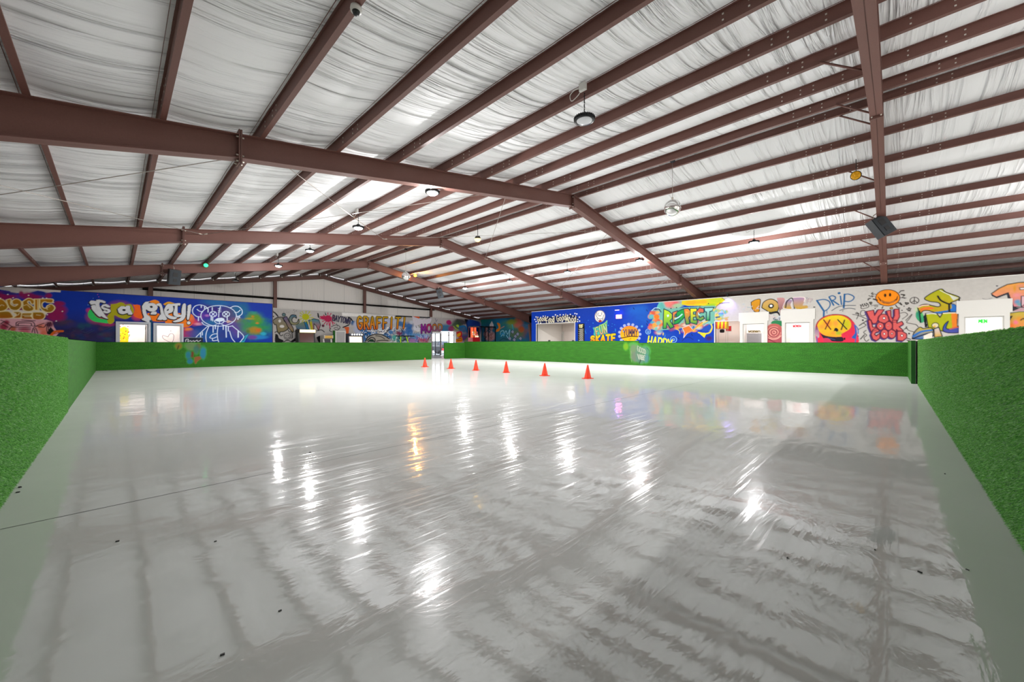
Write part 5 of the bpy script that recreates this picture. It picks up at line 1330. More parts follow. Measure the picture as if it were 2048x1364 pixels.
# ---------- rooms behind the right hand wall
b = MB(); RX = PART_X + .12
cz = 2.75
b.box((RX, BACK_Y, cz), (EAVE_R - .05, FOOD_Y1, cz + .05), 'room_white'); struct(b.build('ceiling_rooms'))
n_in = [0]
def inner(x0, y0, x1, y1, z0=0, z1=2.75, mat='room_white'):
    n_in[0] += 1
    b = MB(); b.box((x0, y0, z0), (x1, y1, z1), mat); return struct(b.build('wall_inner_%d' % n_in[0]))
inner(EAVE_R - .12, FOOD[0] - .25, EAVE_R - .06, FOOD_Y1 - .01)                # food room back
inner(RX, FOOD[0] - .32, EAVE_R - .06, FOOD[0] - .25)                         # food room right side
inner(RX + 2.4, NOOK[0] + .35, RX + 2.45, FOOD[0] - .33)                      # nook back
inner(RX, NOOK[0] - .02, RX + 2.4, NOOK[0] + .03)
inner(RX + 1.35, D1[0] - .4, RX + 1.4, NOOK[0] - .03)
inner(RX, D1[0] - .45, RX + 1.35, D1[0] - .4)
def sign_wall(hole, off, draw, res=.01):
    X = RX + off
    cv = Canvas('x', X, hole[0] - .4, min(hole[1] + 1.2, (NOOK[0] - .04) if hole is D1 else 99), 1.0, 2.72, res, C('e8e2de'))
    draw(cv); return struct(canvas_mesh('wall_inner_%d' % (20 + n_in[0]), cv, [], .04, flip=False))
def red_sign(cv): cv.text('WOMEN', S_((470, 800), (655, 800), (650, 842), (465, 842)), 1.3, C('c81020'), gap=.1); n_in[0] += 1
def S_(*ps): return [(1545 + x / 11.37, 580 + y / 11.37) for x, y in ps]
def green_sign(cv): cv.text('MEN', [(1820 + x / 8.98, 560 + y / 8.98) for x, y in ((1235, 712), (1385, 712), (1385, 765), (1235, 765))], 1.9, C('1a9a28'), gap=.1); n_in[0] += 1
def gold_sign(cv):
    Qp = lambda *ps: [(1425 + x / 14.63, 610 + y / 14.63) for x, y in ps]
    cv.text('women', Qp((1050, 720), (1400, 730), (1400, 800), (1050, 800)), 1.3, C('6a5a20'), gap=.1)
    cv.fill(Qp((1000, 830), (1440, 830), (1440, 1400), (1000, 1400)), C('8f8d90')); n_in[0] += 1
sign_wall(D2, 1.0, red_sign); sign_wall(D3, 1.0, green_sign); sign_wall(D1, .9, gold_sign)
# panel lights of the side rooms
ROOM_LIGHTS = [(PART_X + 2.0, (FOOD[0] + FOOD[1]) / 2, cz - .03, .8), (PART_X + 1.2, (NOOK[0] + NOOK[1]) / 2 + .6, cz - .03, .7), (PART_X + .6, (D1[0] + D1[1]) / 2, cz - .03, .4),
               (PART_X + .65, (D2[0] + D2[1]) / 2, cz - .03, .75), (PART_X + .65, (D3[0] + D3[1]) / 2, cz - .03, .9)]
names = ['food counter room', 'snack nook', 'gold-lettered doorway', 'red-lettered doorway', 'green-lettered doorway']
def panel_light(x, y, z, k, label):
    e = empty('ceiling_light', (x, y, z)); tag(e, label, 'ceiling light', 'side room ceiling lights')
    b = MB(); b.box((-.32, -.32, -.012), (.32, .32, .02), 'trim_white'); b.build('frame', e, True)
    b = MB(); b.box((-.29, -.29, -.016), (.29, .29, -.0125), 'lamp_off'); b.build('diffuser', e, True)
    area('lamp', (0, 0, -.03), ROOM_W * k, .56, parent=e, shape='SQUARE', color=(1, .97, .94))
for (x, y, z, k), nm in zip(ROOM_LIGHTS, names):
    panel_light(x, y, z, k, f'flat square ceiling light panel inside the {nm}')

# door casings and boxed headers on the right wall
def casing(hole, hdr, nm, w=.13, X=PART_X, n=1):
    b = MB(); y0, y1, z = hole; d0, d1 = X - .05, X - .001
    b.box((d0, y0 - w, 0), (d1, y0, z + w), 'trim_white'); b.box((d0, y1, 0), (d1, y1 + w, z + w), 'trim_white'); b.box((d0, y0, z), (d1, y1, z + w), 'trim_white')
    if hdr: b.box((X - .035, y0 - w - .06, z + w), (X - .001, y1 + w + .06, hdr), 'trim_white')
    # jamb lining
    b.box((X, y0, 0), (X + .14, y0 + .04, z), 'trim_white'); b.box((X, y1 - .04, 0), (X + .14, y1, z), 'trim_white'); b.box((X, y0 + .04, z - .04), (X + .14, y1 - .04, z), 'trim_white')
    return struct(b.build(nm))
casing(D1, on_x(1510, 624.5, PART_X)[1], 'trim_5'); casing(D2, on_x(1595, 618.7, PART_X)[1], 'trim_6'); casing(D3, on_x(1970, 599.5, PART_X)[1], 'trim_7')
b = MB(); X = PART_X
b.box((X - .03, FOOD[0] - .05, 1.0), (X + .13, FOOD[0], FOOD[2] + .05), 'trim_white'); b.box((X - .03, FOOD[0], FOOD[2]), (X + .13, FOOD[1], FOOD[2] + .05), 'trim_white'); b.box((X - .03, FOOD[1], 1.0), (X + .13, FOOD[1] + .05, FOOD[2] + .05), 'trim_white')
b.box((X - .3, FOOD[0] - .05, .96), (X + .3, FOOD[1] + .05, 1.0), 'trim_white'); b.box((X - .02, FOOD[0], 0), (X + .1, FOOD[1], .96), 'trim_white')
struct(b.build('trim_8'))
b = MB(); b.box((X - .02, NOOK[1] - .0, 0), (X + .13, NOOK[1] + .05, NOOK[2]), 'trim_white'); b.box((X - .015, NOOK[0], NOOK[2]), (X + .13, NOOK[1] + .05, NOOK[2] + .03), 'trim_white'); struct(b.build('trim_9'))
# inner door of the food room (in its back wall)
Xb = EAVE_R - .12
p0 = on_x(1114, 668, Xb); p1 = on_x(1125, 668, Xb); p2 = on_x(1130, 663, Xb)
e = empty('inner_door', (Xb, (p0[0] + p1[0]) / 2, 0)); tag(e, 'dark grey door in white frame on the back wall of the food counter room', 'door')
b = MB(); b.box((Xb - .03, p1[0] + .02, 0.01), (Xb - .002, p0[0] - .02, p0[1]), 'dark_door'); b.build('door_leaf', e)
b = MB(); b.box((Xb - .05, p1[0] - .16, 0), (Xb - .002, p1[0], p2[1]), 'trim_white'); b.box((Xb - .05, p0[0], 0), (Xb - .002, p0[0] + .1, p2[1]), 'trim_white'); b.box((Xb - .05, p1[0], p0[1] + .01), (Xb - .002, p0[0], p2[1]), 'trim_white'); b.build('door_frame', e)
b = MB(); b.lathe([(.01, -.03), (.03, -.02), (.03, .02), (.01, .03)], (Xb - .06, p1[0] + .12, 1.0), 'zinc', 10, Matrix.Rotation(math.pi / 2, 3, 'Y')); b.build('door_knob', e)

# ---------- party rooms behind the left wall
Yp = PARTY_Y + .12; Yi = 28.3
b = MB(); b.box((EAVE_L, Yp, 2.6), (PARTY_X1, END_Y - .3, 2.66), 'room_white'); struct(b.build('ceiling_party'))
def party_inner():
    cv = Canvas('y', Yi, EAVE_L + .05, PARTY_X1 - .05, 1.0, 2.58, .015, C('ece0dc'))
    B = T(170, 580, 10.24)
    for i in range(60):
        x = 690 + cv.rng.rand() * 160 * (1 + .2 * cv.rng.rand()); y = 770 + cv.rng.rand() * 300
        p = B((x, y))[0]; cv.blob(p[0], p[1], 3 + 2.4 * cv.rng.rand(), 3 + 2.4 * cv.rng.rand(), [C('f0d01c'), C('f4dc30'), C('e8b818'), C('f0d860'), C('d8c020')][i % 5], .95, 2, .3)
    cv.fill(B((600, 800), (850, 780), (870, 1100), (600, 1100)), C('f0d020'), True)
    cv.speck(*B((780, 920))[0], 14, 16, 26, 1.6, [C('8a2c1c'), C('6aa02c'), C('a8541c'), C('f4e890'), C('c89018')])
    for x, y in ((720, 745), (895, 860), (790, 990), (880, 745), (780, 710)): cv.blob(*B((x, y))[0], 1.6, 1.3, C('8a2a24'), 1, 3)
    for x, y in ((910, 920), (835, 795)): cv.blob(*B((x, y))[0], 3, 2.4, C('7ab03c'), 1, 2, .4)
    cv.stroke(B((1690, 960), (1600, 930), (1590, 970), (1640, 1020), (1780, 1070), (1820, 960), (1800, 900), (1740, 900), (1700, 960)), .8, C('7a6470')); cv.blob(*B((1758, 838))[0], 1, 1, C('4a4048'), 1, 3)
    return cv
struct(canvas_mesh('wall_inner_40', party_inner(), [], .05))
inner((holes_l[0][1] + holes_l[1][0]) / 2 - .03, Yp, (holes_l[0][1] + holes_l[1][0]) / 2 + .03, Yi - .01, 0, 2.59)
inner(PARTY_X1 - .08, Yp, PARTY_X1, END_Y - .3, 0, 3.52, 'white_paint')
for hole, k, nm in ((holes_l[0], 1.0, 'room with yellow flowers painted inside'), (holes_l[1], .8, 'room with a heart drawn inside')):
    panel_light((hole[0] + hole[1]) / 2, Yp + .75, 2.57, k * .75, 'flat square ceiling light panel in the party ' + nm)
    b = MB(); x0, x1, z = hole; w = .09; y0, y1 = PARTY_Y - .045, PARTY_Y - .001
    b.box((x0 - w, y0, 0), (x0, y1, z + w), 'trim_grey'); b.box((x1, y0, 0), (x1 + w, y1, z + w), 'trim_grey'); b.box((x0, y0, z), (x1, y1, z + w), 'trim_grey')
    b.box((x0, PARTY_Y, 0), (x0 + .05, PARTY_Y + .16, z), 'trim_grey'); b.box((x1 - .05, PARTY_Y, 0), (x1, PARTY_Y + .16, z), 'trim_grey'); b.box((x0 + .05, PARTY_Y, z - .05), (x1 - .05, PARTY_Y + .16, z), 'trim_grey')
    struct(b.build('trim_1%d' % (0 if k == 1.0 else 1)))
# open white door leaf in the first party room
x1 = holes_l[0][1]
e = empty('open_door', (x1 - .06, PARTY_Y + .17, 0)); tag(e, 'white door standing open into the room with painted yellow flowers', 'door')
b = MB(); b.box((x1 - .1, PARTY_Y + .17, .01), (x1 - .06, PARTY_Y + 1.0, 2.05), 'trim_white'); b.build('door_leaf', e)
for z in (.3, 1.1, 1.85):
    b = MB(); b.box((x1 - .115, PARTY_Y + .175, z), (x1 - .1, PARTY_Y + .22, z + .1), 'zinc'); b.build('hinge', e)
b = MB(); b.box((PARTY_X1 - .02, PARTY_Y - .01, 0), (PARTY_X1 + .012, PARTY_Y + .13, 3.52), 'wood_dark')
b.box((EAVE_L, PARTY_Y - .012, 3.52), (PARTY_X1, PARTY_Y + .13, 3.535), 'wood_dark'); struct(b.build('trim_12'))

# ================================================================== TURF BARRIERS
XL, YR, YF, XF = -.56, -.52, 23.7, 19.0
def turf_panel(name, label, kind, const, u0, u1, hgt, out, canvas=None, blades=None):
    """out: +1/-1 direction of the rink side along the normal"""
    if kind == 'x': loc = (const, (u0 + u1) / 2, 0)
    else: loc = ((u0 + u1) / 2, const, 0)
    e = empty(name, loc); tag(e, label, 'barrier', 'turf-covered rink barriers')
    t = .09 * -out
    b = MB()
    lo, hi = sorted((const - out * .004, const + t))
    if kind == 'x': b.box((lo, u0, 0), (hi, u1, hgt - .012), 'turf_back')
    else: b.box((u0, lo, 0), (u1, hi, hgt - .012), 'turf_back')
    b.build('plywood_core', e)
    if canvas is not None:
        canvas_mesh('turf_face', canvas, [], 0, mat='turf', parent=e, alpha=True)
    else:
        b = MB()
        a_, c_ = sorted((const, const - out * .0035))
        if kind == 'x': b.box((a_, u0, .004), (c_, u1, hgt), 'turf')
        else: b.box((u0, a_, .004), (u1, c_, hgt), 'turf')
        o = b.build('turf_face', e)
        ca = o.data.color_attributes.new('paint', 'FLOAT_COLOR', 'POINT')
        ca.data.foreach_set('color', np.zeros(len(o.data.vertices) * 4, np.float32))
    b = MB(); a_, c_ = sorted((const, const + t))
    if kind == 'x': b.box((a_, u0, hgt - .011), (c_, u1, hgt), 'turf')
    else: b.box((u0, a_, hgt - .011), (u1, c_, hgt), 'turf')
    o = b.build('top_cap', e); ca = o.data.color_attributes.new('paint', 'FLOAT_COLOR', 'POINT'); ca.data.foreach_set('color', np.zeros(len(o.data.vertices) * 4, np.float32))
    if blades:
        (b0, b1, n) = blades; rg = np.random.RandomState(3)
        # denser close to the camera
        q = rg.rand(n) ** 2.0; u = b0 + (b1 - b0) * q; z = .008 + (hgt - .0) * rg.rand(n)
        L = .016 + .012 * rg.rand(n); wd = (.0011 + .0012 * rg.rand(n)) * (1 + q * 1.5)
        ang = rg.rand(n) * 6.283; dz = -.3 - .6 * rg.rand(n); du = rg.randn(n) * .55
        nrm = np.sqrt(1 + dz ** 2 + du ** 2)
        tipN = out * L / nrm * .8; tipU = du * L / nrm; tipZ = dz * L / nrm
        V = np.zeros((n, 3, 3), np.float32)
        ca_, sa_ = np.cos(ang) * wd, np.sin(ang) * wd
        def setp(k, N, U, Z):
            if kind == 'x': V[:, k, 0] = const + N; V[:, k, 1] = U
            else: V[:, k, 1] = const + N; V[:, k, 0] = U
            V[:, k, 2] = np.clip(Z, .002, hgt + .01)
        setp(0, 0, u - ca_, z - sa_); setp(1, 0, u + ca_, z + sa_); setp(2, tipN, u + tipU, z + tipZ)
        V = V.reshape(-1, 3) - np.array(loc, np.float32)
        me = bpy.data.meshes.new('turf_pile'); me.vertices.add(n * 3); me.vertices.foreach_set('co', V.ravel())
        me.loops.add(n * 3); me.loops.foreach_set('vertex_index', np.arange(n * 3, dtype=np.int32))
        me.polygons.add(n); me.polygons.foreach_set('loop_start', np.arange(0, n * 3, 3, dtype=np.int32)); me.update(calc_edges=True)
        me.materials.append(MATS['turf_blade'])
        o = bpy.data.objects.new('turf_pile', me); COL.objects.link(o); o.parent = e; o['kind'] = 'stuff'
    return e
turf_panel('turf_barrier', 'near left green turf barrier, running from the camera to the joint', 'x', XL, YR + .006, 9.86, 1.232, 1, blades=(2.6, 9.84, 150000))
turf_panel('turf_barrier', 'short far section of the left green turf barrier beyond the joint', 'x', XL, 9.88, YF, 1.222, 1)
# far left barrier with the worn blue and brown paint marks
def fl_canvas():
    XO = on_y(863, 700, YF)[0]
    cv = Canvas('y', YF, XL, XO, .03, 1.205, .03, (.5, .5, .5)); cv.img[:] = C('3a9a28')
    D = T(280, 540, 6.2)
    for (x, y, rx, ry, c) in ((480, 950, 60, 60, '7a5a1c'), (640, 950, 110, 70, '5a6a4a'), (730, 950, 40, 60, '5a4a2c'), (600, 1060, 60, 80, '145a80'), (780, 1040, 60, 130, '105f92'), (620, 1130, 60, 50, '105a86'), (700, 1000, 50, 90, '2c5a58')):
        p = D((x, y))[0]; cv.blob(p[0], p[1], rx * D.k, ry * D.k, C(c), .9, 2.2, .45)
    cv.fill(D((640, 1000), (670, 1020), (665, 1090), (630, 1080)), C('5e2f1a')); cv.fill(D((670, 1080), (740, 1070), (760, 1100), (720, 1130), (690, 1170), (670, 1130)), C('7a4426'), True)
    cv.stroke(D((460, 990), (480, 940)), 2, C('3a2a10')); cv.alpha = np.clip(cv.alpha * .92, 0, .95)
    return cv, XO
cvL, XO = fl_canvas()
turf_panel('turf_barrier', 'long far green turf barrier under the arcade wall, with faded blue and brown paint', 'y', YF, XL, XO, 1.205, -1, canvas=cvL)
XP = on_y(889, 700, YF)[0]
turf_panel('turf_barrier', 'short green turf barrier piece just right of the rink entrance gap', 'y', YF, XP, XF + .0, 1.2, -1)
YS = on_x(1277, 700, XF)[0]
def fr_canvas(u0, u1, top):
    cv = Canvas('x', XF, u0, u1, .03, top, .03, C('3a9a28')); R = T(1240, 590, 8.533)
    for (x, y, rx, ry, c) in ((100, 880, 60, 90, '5f8408'), (230, 850, 110, 60, '3f7a34'), (230, 940, 90, 120, '5a6a50'), (270, 1060, 120, 120, '5c6058'), (430, 960, 100, 120, '3f6e58'), (440, 1080, 80, 100, '406a70'), (340, 1000, 100, 160, '4a6a58'), (350, 1100, 100, 90, '4c6a60')):
        p = R((x, y))[0]; cv.blob(p[0], p[1], rx * R.k, ry * R.k, C(c), .95, 2.2, .3)
    cv.stroke(R((455, 900), (500, 960), (490, 1060), (480, 1150)), 1, C('1a4030')); cv.stroke(R((185, 960), (190, 1060), (200, 1150)), .7, C('8a8870'))
    cv.text('GOOD', R((290, 860), (440, 940), (440, 1010), (300, 960)), 1.2, C('a0a898'), line=C('24402a'), lw=.4, gap=.1)
    cv.text('VIBE', R((300, 1010), (430, 1040), (420, 1110), (310, 1095)), 1.4, C('a8aca0'), line=C('24402a'), lw=.4, gap=.1)
    cv.stroke(R((350, 1110), (330, 1180)), 2, C('0c2410'))
    cv.alpha = np.clip(cv.alpha * .92, 0, .95)
    return cv
turf_panel('turf_barrier', 'taller green turf barrier in front of the food counter, between entrance gap and step down', 'x', XF, YS, YF + .09, 1.282, -1, canvas=fr_canvas(YS, YF + .09, 1.282))
GL['b'] = GL['B']
turf_panel('turf_barrier', 'long lower right turf barrier with faded grey-green lettering near its step', 'x', XF, YR, YS - .01, 1.18, -1, canvas=fr_canvas(YR, YS - .01, 1.18))
turf_panel('turf_barrier', 'near right green turf barrier running from the camera to the dark gap', 'y', YR, XL - .1, 15.4, 1.23, 1, blades=(1.4, 15.3, 170000))
turf_panel('turf_barrier', 'narrow end section of the right turf barrier past the dark gap', 'y', YR + .12, 15.75, XF - .03, 1.225, 1)
b = MB(); b.box((15.3, YR - .15, 0), (15.9, YR - .11, 1.21), 'black_soft'); b.box((15.86, YR - .108, 0), (15.9, YR + .024, 1.21), 'black_soft'); tag(b.build('gap_board'), 'black board added to darken the gap in the right turf barrier', 'board')  # black boards added behind the joint so the gap stays dark
b = MB(); b.box((XO, YF + .0, .0), (XP, YF + .3, .03), 'grey_panel'); struct(b.build('trim_13'))

# ================================================================== CONES
proto = empty('traffic_cone', (0, 0, 0))
b = MB()
b.box((-.135, -.135, 0), (.135, .135, .022), 'cone_orange'); b.lathe([(.128, .022), (.12, .034), (.112, .036)], (0, 0, 0), 'cone_orange', 28)
b.build('base', proto, True)
b = MB(); b.lathe([(.112, .034), (.108, .05), (.07, .22), (.026, .425), (.022, .442), (.014, .448), (.010, .44)], (0, 0, 0), 'cone_orange', 28); b.build('cone_body', proto, True)
cone_px = [(850, 734), (902, 737.3), (952, 740.8), (1012.5, 745.2), (1089.5, 751.6), (1175.5, 757.2)]
cone_lb = ['farthest and leftmost orange traffic cone, left of the entrance reflection', 'second orange traffic cone from the left, right of the entrance gap reflection', 'third orange traffic cone from the left on the pale rink floor',
           'orange traffic cone third from the right on the pale rink floor', 'second-nearest orange traffic cone, just left of the largest one', 'nearest and rightmost orange traffic cone on the rink floor']
for i, (p, lb) in enumerate(zip(cone_px, cone_lb)):
    o = proto if i == 0 else copy_tree(proto)
    x, y = on_floor(*p); o.location = (x, y, .001); o.rotation_euler = (0, 0, .3 * i)
    tag(o, lb, 'cone', 'orange traffic cones')

# ================================================================== HIGH BAY LAMPS
def high_bay(x, y, lb, on=True, hang=.46, power=1.0, grp='round high bay lamps'):
    zt = ztop(x) + .01; zl = zt - hang
    e = empty('high_bay_lamp', (x, y, zl)); tag(e, lb, 'lamp', grp)
    b = MB(); b.lathe([(.125, 0), (.165, .002), (.17, .02), (.165, .05), (.12, .065), (.06, .07), (.055, .11), (.03, .125)], (0, 0, 0), 'black_metal', 28)
    for k in range(28):
        a = 2 * math.pi * k / 28; b.obox((.155 * math.cos(a), .155 * math.sin(a), .028), (.04, .006, .05), Matrix.Rotation(a, 3, 'Z'), 'black_metal')
    b.build('housing', e, True)
    b = MB(); b.lathe([(.001, -.055), (.05, -.053), (.09, -.042), (.12, -.022), (.132, .0)] if on else [(.001, -.012), (.06, -.014), (.12, -.006), (.128, .0)], (0, 0, 0), 'lamp_lens' if on else 'lamp_off', 28); b.build('lens', e, True)
    b = MB(); n = 9
    for k in range(n):
        z0 = .12 + (hang - .12) * k / n; z1 = .12 + (hang - .12) * (k + 1) / n; s = .008 if k % 2 else -.008
        b.tube([(0, 0, z0), (s, s, (z0 + z1) / 2), (0, 0, z1)], .010, 'black_metal', 5)
    b.build('chain', e, True)
    b = MB(); zz = hang + .0; b.box((-.075, -.06, zz + .02), (-.02, .06, zz + .14), 'trim_white'); b.build('junction_box', e, True)
    b = MB(); b.tube(crom3([(-.05, .06, zz + .08), (-.06, .16, zz + .09), (-.07, .24, zz + .03), (-.05, .22, zz - .06), (-.03, .1, zz + .0), (-.03, .05, zz + .06)]), .007, 'trim_white', 5); b.build('cord', e, True)
    if on:
        area('lamp', (0, 0, -.06), LAMP_W * power, .24, parent=e, color=(1, .985, .96))
        dl = bpy.data.lights.new('ceiling_fill', 'POINT'); dl.energy = FILL_W * power; dl.shadow_soft_size = .03; dl.specular_factor = 0; dl.color = (1, .985, .97)  # extra fill light in all directions, added to brighten the ceiling
        o = bpy.data.objects.new('ceiling_fill', dl); COL.objects.link(o); o.parent = e; o.location = (0, 0, -.08)
    return e
def crom3(ps, n=5):
    a = crom([(p[0], p[1]) for p in ps], n); c = crom([(p[2], 0) for p in ps], n)
    return [(p[0], p[1], q[0]) for p, q in zip(a, c)]
RB = None
XA, XB = PURL_L[4] - .1, PURL_R[4] + .1
high_bay(XA, 3.64, 'nearest round high bay lamp, unlit, hanging from a purlin by a chain', False)
for y, lb in ((8.05, 'glaring high bay lamp just behind the second roof frame, left row'), (12.2, 'lit high bay lamp third in the left row, above the pale reflection'), (16.6, 'lit high bay lamp beyond the middle roof frame, left row'), (20.9, 'lit high bay lamp close before the far roof frame, left row')):
    high_bay(XA, y, lb, power=.48 if y > 15 else .72)
high_bay(XA - .6, 27.0, 'dark unlit high bay lamp beyond the far roof frame on the left', False)
for y, lb in ((3.6, 'nearest lit high bay lamp in the right row, left of the big speaker'), (8.05, 'lit high bay lamp beside the second roof frame, right row'), (12.0, 'lit high bay lamp third from the near end of the right row'), (16.2, 'lit high bay lamp just beyond the middle roof frame, right row'), (20.4, 'farthest lit high bay lamp in the right row')):
    high_bay(XB, y, lb, power=.6 if y > 10 else .8)
for x, s in ((XA, 'left'), (XB, 'right')):
    high_bay(x, -4.6, f'lit high bay lamp behind the camera, {s} row', power=.75)

# ================================================================== MIRROR BALLS, PAR LAMPS, SPEAKERS
def mirror_ball(x, y, z, r, lb, ztopp):
    e = empty('mirror_ball', (x, y, z)); tag(e, lb, 'disco ball', 'mirror balls')
    b = MB(); n = 20; prof = [(max(.001, r * math.sin(math.pi * k / n)), -r * math.cos(math.pi * k / n)) for k in range(n + 1)]
    b.lathe(prof, (0, 0, 0), 'mirror', 36, smooth=True); b.build('ball', e, True)
    b = MB(); b.tube([(0, 0, r - .01), (0, 0, r + .06)], .03, 'zinc', 10); b.build('cap', e, True)
    b = MB(); b.tube([(0, 0, r + .05), (0, 0, ztopp - z - .05)], .006, 'cable', 5); b.build('hanging_wire', e, True)
    b = MB(); b.box((-.06, -.05, ztopp - z - .06), (.06, .05, ztopp - z), 'black_metal'); b.build('motor', e, True)
mirror_ball(RIDGE_X, 4.38, 1.14 + 3.8, .225, 'mirror ball hanging low from the ridge between the two nearest frames', 6.28)
mirror_ball(RIDGE_X + .1, 18.8, 1.14 + 3.64, .225, 'mirror ball beside the amber light at the far roof frame', 6.28)
e = empty('effect_light', (RIDGE_X, 12.72, 1.14 + 4.5)); tag(e, 'small round effect light on a short rod below the ridge, middle bay', 'stage light')
b = MB(); b.lathe([(.01, .13), (.09, .12), (.125, .05), (.13, 0)], (0, 0, 0), 'black_metal', 20); b.build('housing', e, True)
b = MB(); b.lathe([(.13, 0), (.11, -.07), (.06, -.12), (.005, -.13)], (0, 0, 0), 'gold_glow', 20); b.build('lens', e, True)
b = MB(); b.tube([(0, 0, .12), (0, 0, .6), (-.12, .0, .64)], .012, 'black_metal', 6); b.build('rod', e, True)

def par(x, y, z, d, lb, m, r=.1, light=None, up=.3):
    e = empty('par_light', (x, y, z)); tag(e, lb, 'stage light', 'small coloured stage lights')
    q = Vector(d).normalized().to_track_quat('Z', 'Y').to_matrix()
    b = MB(); b.lathe([(.05, -.14), (.07, -.12), (r, -.02), (r + .01, .0), (r + .01, .02), (r, .02)], (0, 0, 0), 'black_metal', 20, q); b.build('housing', e, True)
    b = MB()
    b.lathe([(.001, .012), (r * .97, .012), (r * .97, .02), (.001, .021)], (0, 0, 0), m, 20, q)
    for k in range(7):
        a = 2 * math.pi * k / 6; rr = 0 if k == 6 else r * .6
        c = q @ Vector((rr * math.cos(a), rr * math.sin(a), .022)); b.lathe([(.001, .008), (r * .2, .006), (r * .24, 0)], c, m, 8, q)
    b.build('led_face', e, True)
    b = MB(); b.tube([(0, 0, 0), (.02, 0, up * .5), (0, 0, up)], .009, 'black_metal', 5); b.build('bracket', e, True)
    if light:
        o = area('lamp', tuple(q @ Vector((0, 0, .035))), light[0], r * 1.6, color=light[1], parent=e); o.rotation_euler = (-Vector(d)).to_track_quat('Z', 'Y').to_euler()
        # area lights shine along -Z
    return e
par(14.0, 22.72, 1.14 + 4.54, (-.6, -.7, -.25), 'glowing amber stage light on the far roof frame', 'amber', .09, (60, (1, .45, .08)), .1)
par(12.7, .62, 5.26, (-.9, .2, -.25), 'yellow stage light beside the nearest roof frame on the right', 'yellow_led', .1, None, .4)
par(2.95, 22.8, 4.78, (-.2, -1, -.3), 'small green stage light on the far roof frame, left slope', 'green_led', .09, None, .12)

def speaker(x, y, z, rot, size, lb, up):
    e = empty('loudspeaker', (x, y, z)); tag(e, lb, 'speaker', 'black hanging loudspeakers')
    m = rot; w, dd, hh = size
    b = MB()
    prof = [(-w / 2, dd / 2), (w / 2, dd / 2), (w / 2 * .72, -dd / 2), (-w / 2 * .72, -dd / 2)]
    vs = [m @ Vector((a, c, s)) for s in (-hh / 2, hh / 2) for a, c in prof]
    b.add(vs, [(3, 2, 1, 0), (4, 5, 6, 7), (0, 1, 5, 4), (1, 2, 6, 5), (2, 3, 7, 6), (3, 0, 4, 7)], 'black_plastic'); b.build('cabinet', e, True)
    b = MB(); b.obox(m @ Vector((0, dd / 2 + .008, 0)), (w * .9, .012, hh * .92), m, 'grille'); b.build('front_grille', e, True)
    b = MB(); b.obox(m @ Vector((0, dd / 2 + .018, hh * .18)), (w * .42, .01, w * .42), m, 'black_soft'); b.build('horn', e, True)
    b = MB(); b.obox(m @ Vector((0, dd / 2 + .018, -hh * .2)), (w * .3, .01, w * .3), m, 'black_soft'); b.build('badge_plate', e, True)
    b = MB(); P = m @ Vector((0, 0, hh / 2)); b.tube([P, P + Vector((0, 0, up * .5)), Vector((0, .0, up + P.z))], .014, 'zinc', 6)
    b.build('mounting_bracket', e, True)
    return e
def aim(yaw, pitch, roll): return Matrix.Rotation(math.radians(yaw), 3, 'Z') @ Matrix.Rotation(math.radians(pitch), 3, 'X') @ Matrix.Rotation(math.radians(roll), 3, 'Y')
speaker(16.1, .25, 1.14 + 3.50, aim(130, 12, 28), (.44, .30, .60), 'large tilted black speaker under the nearest roof frame, upper right', .22)
speaker(1.8, 22.75, 1.14 + 2.95, aim(195, -12, 0), (.42, .36, .66), 'black speaker hanging from the far roof frame on the left', .16)
speaker(16.0, 22.8, 1.14 + 3.56, aim(155, -20, 18), (.42, .36, .66), 'black speaker under the far roof frame, right slope', .16)
# dome camera near the top edge
cx, cy = 3.05, 3.3
P = None
e = empty('dome_camera', (PURL_L[7] + .03, 4.0, ztop(PURL_L[7]) - .03)); tag(e, 'small white dome camera under a purlin at the top edge of the photo', 'camera')
b = MB(); b.lathe([(.055, .03), (.06, .0), (.055, -.02)], (0, 0, 0), 'trim_white', 16); b.build('base', e, True)
b = MB(); b.lathe([(.04, -.02), (.03, -.05), (.005, -.062)], (0, 0, 0), 'black_plastic', 16); b.build('dome', e, True)

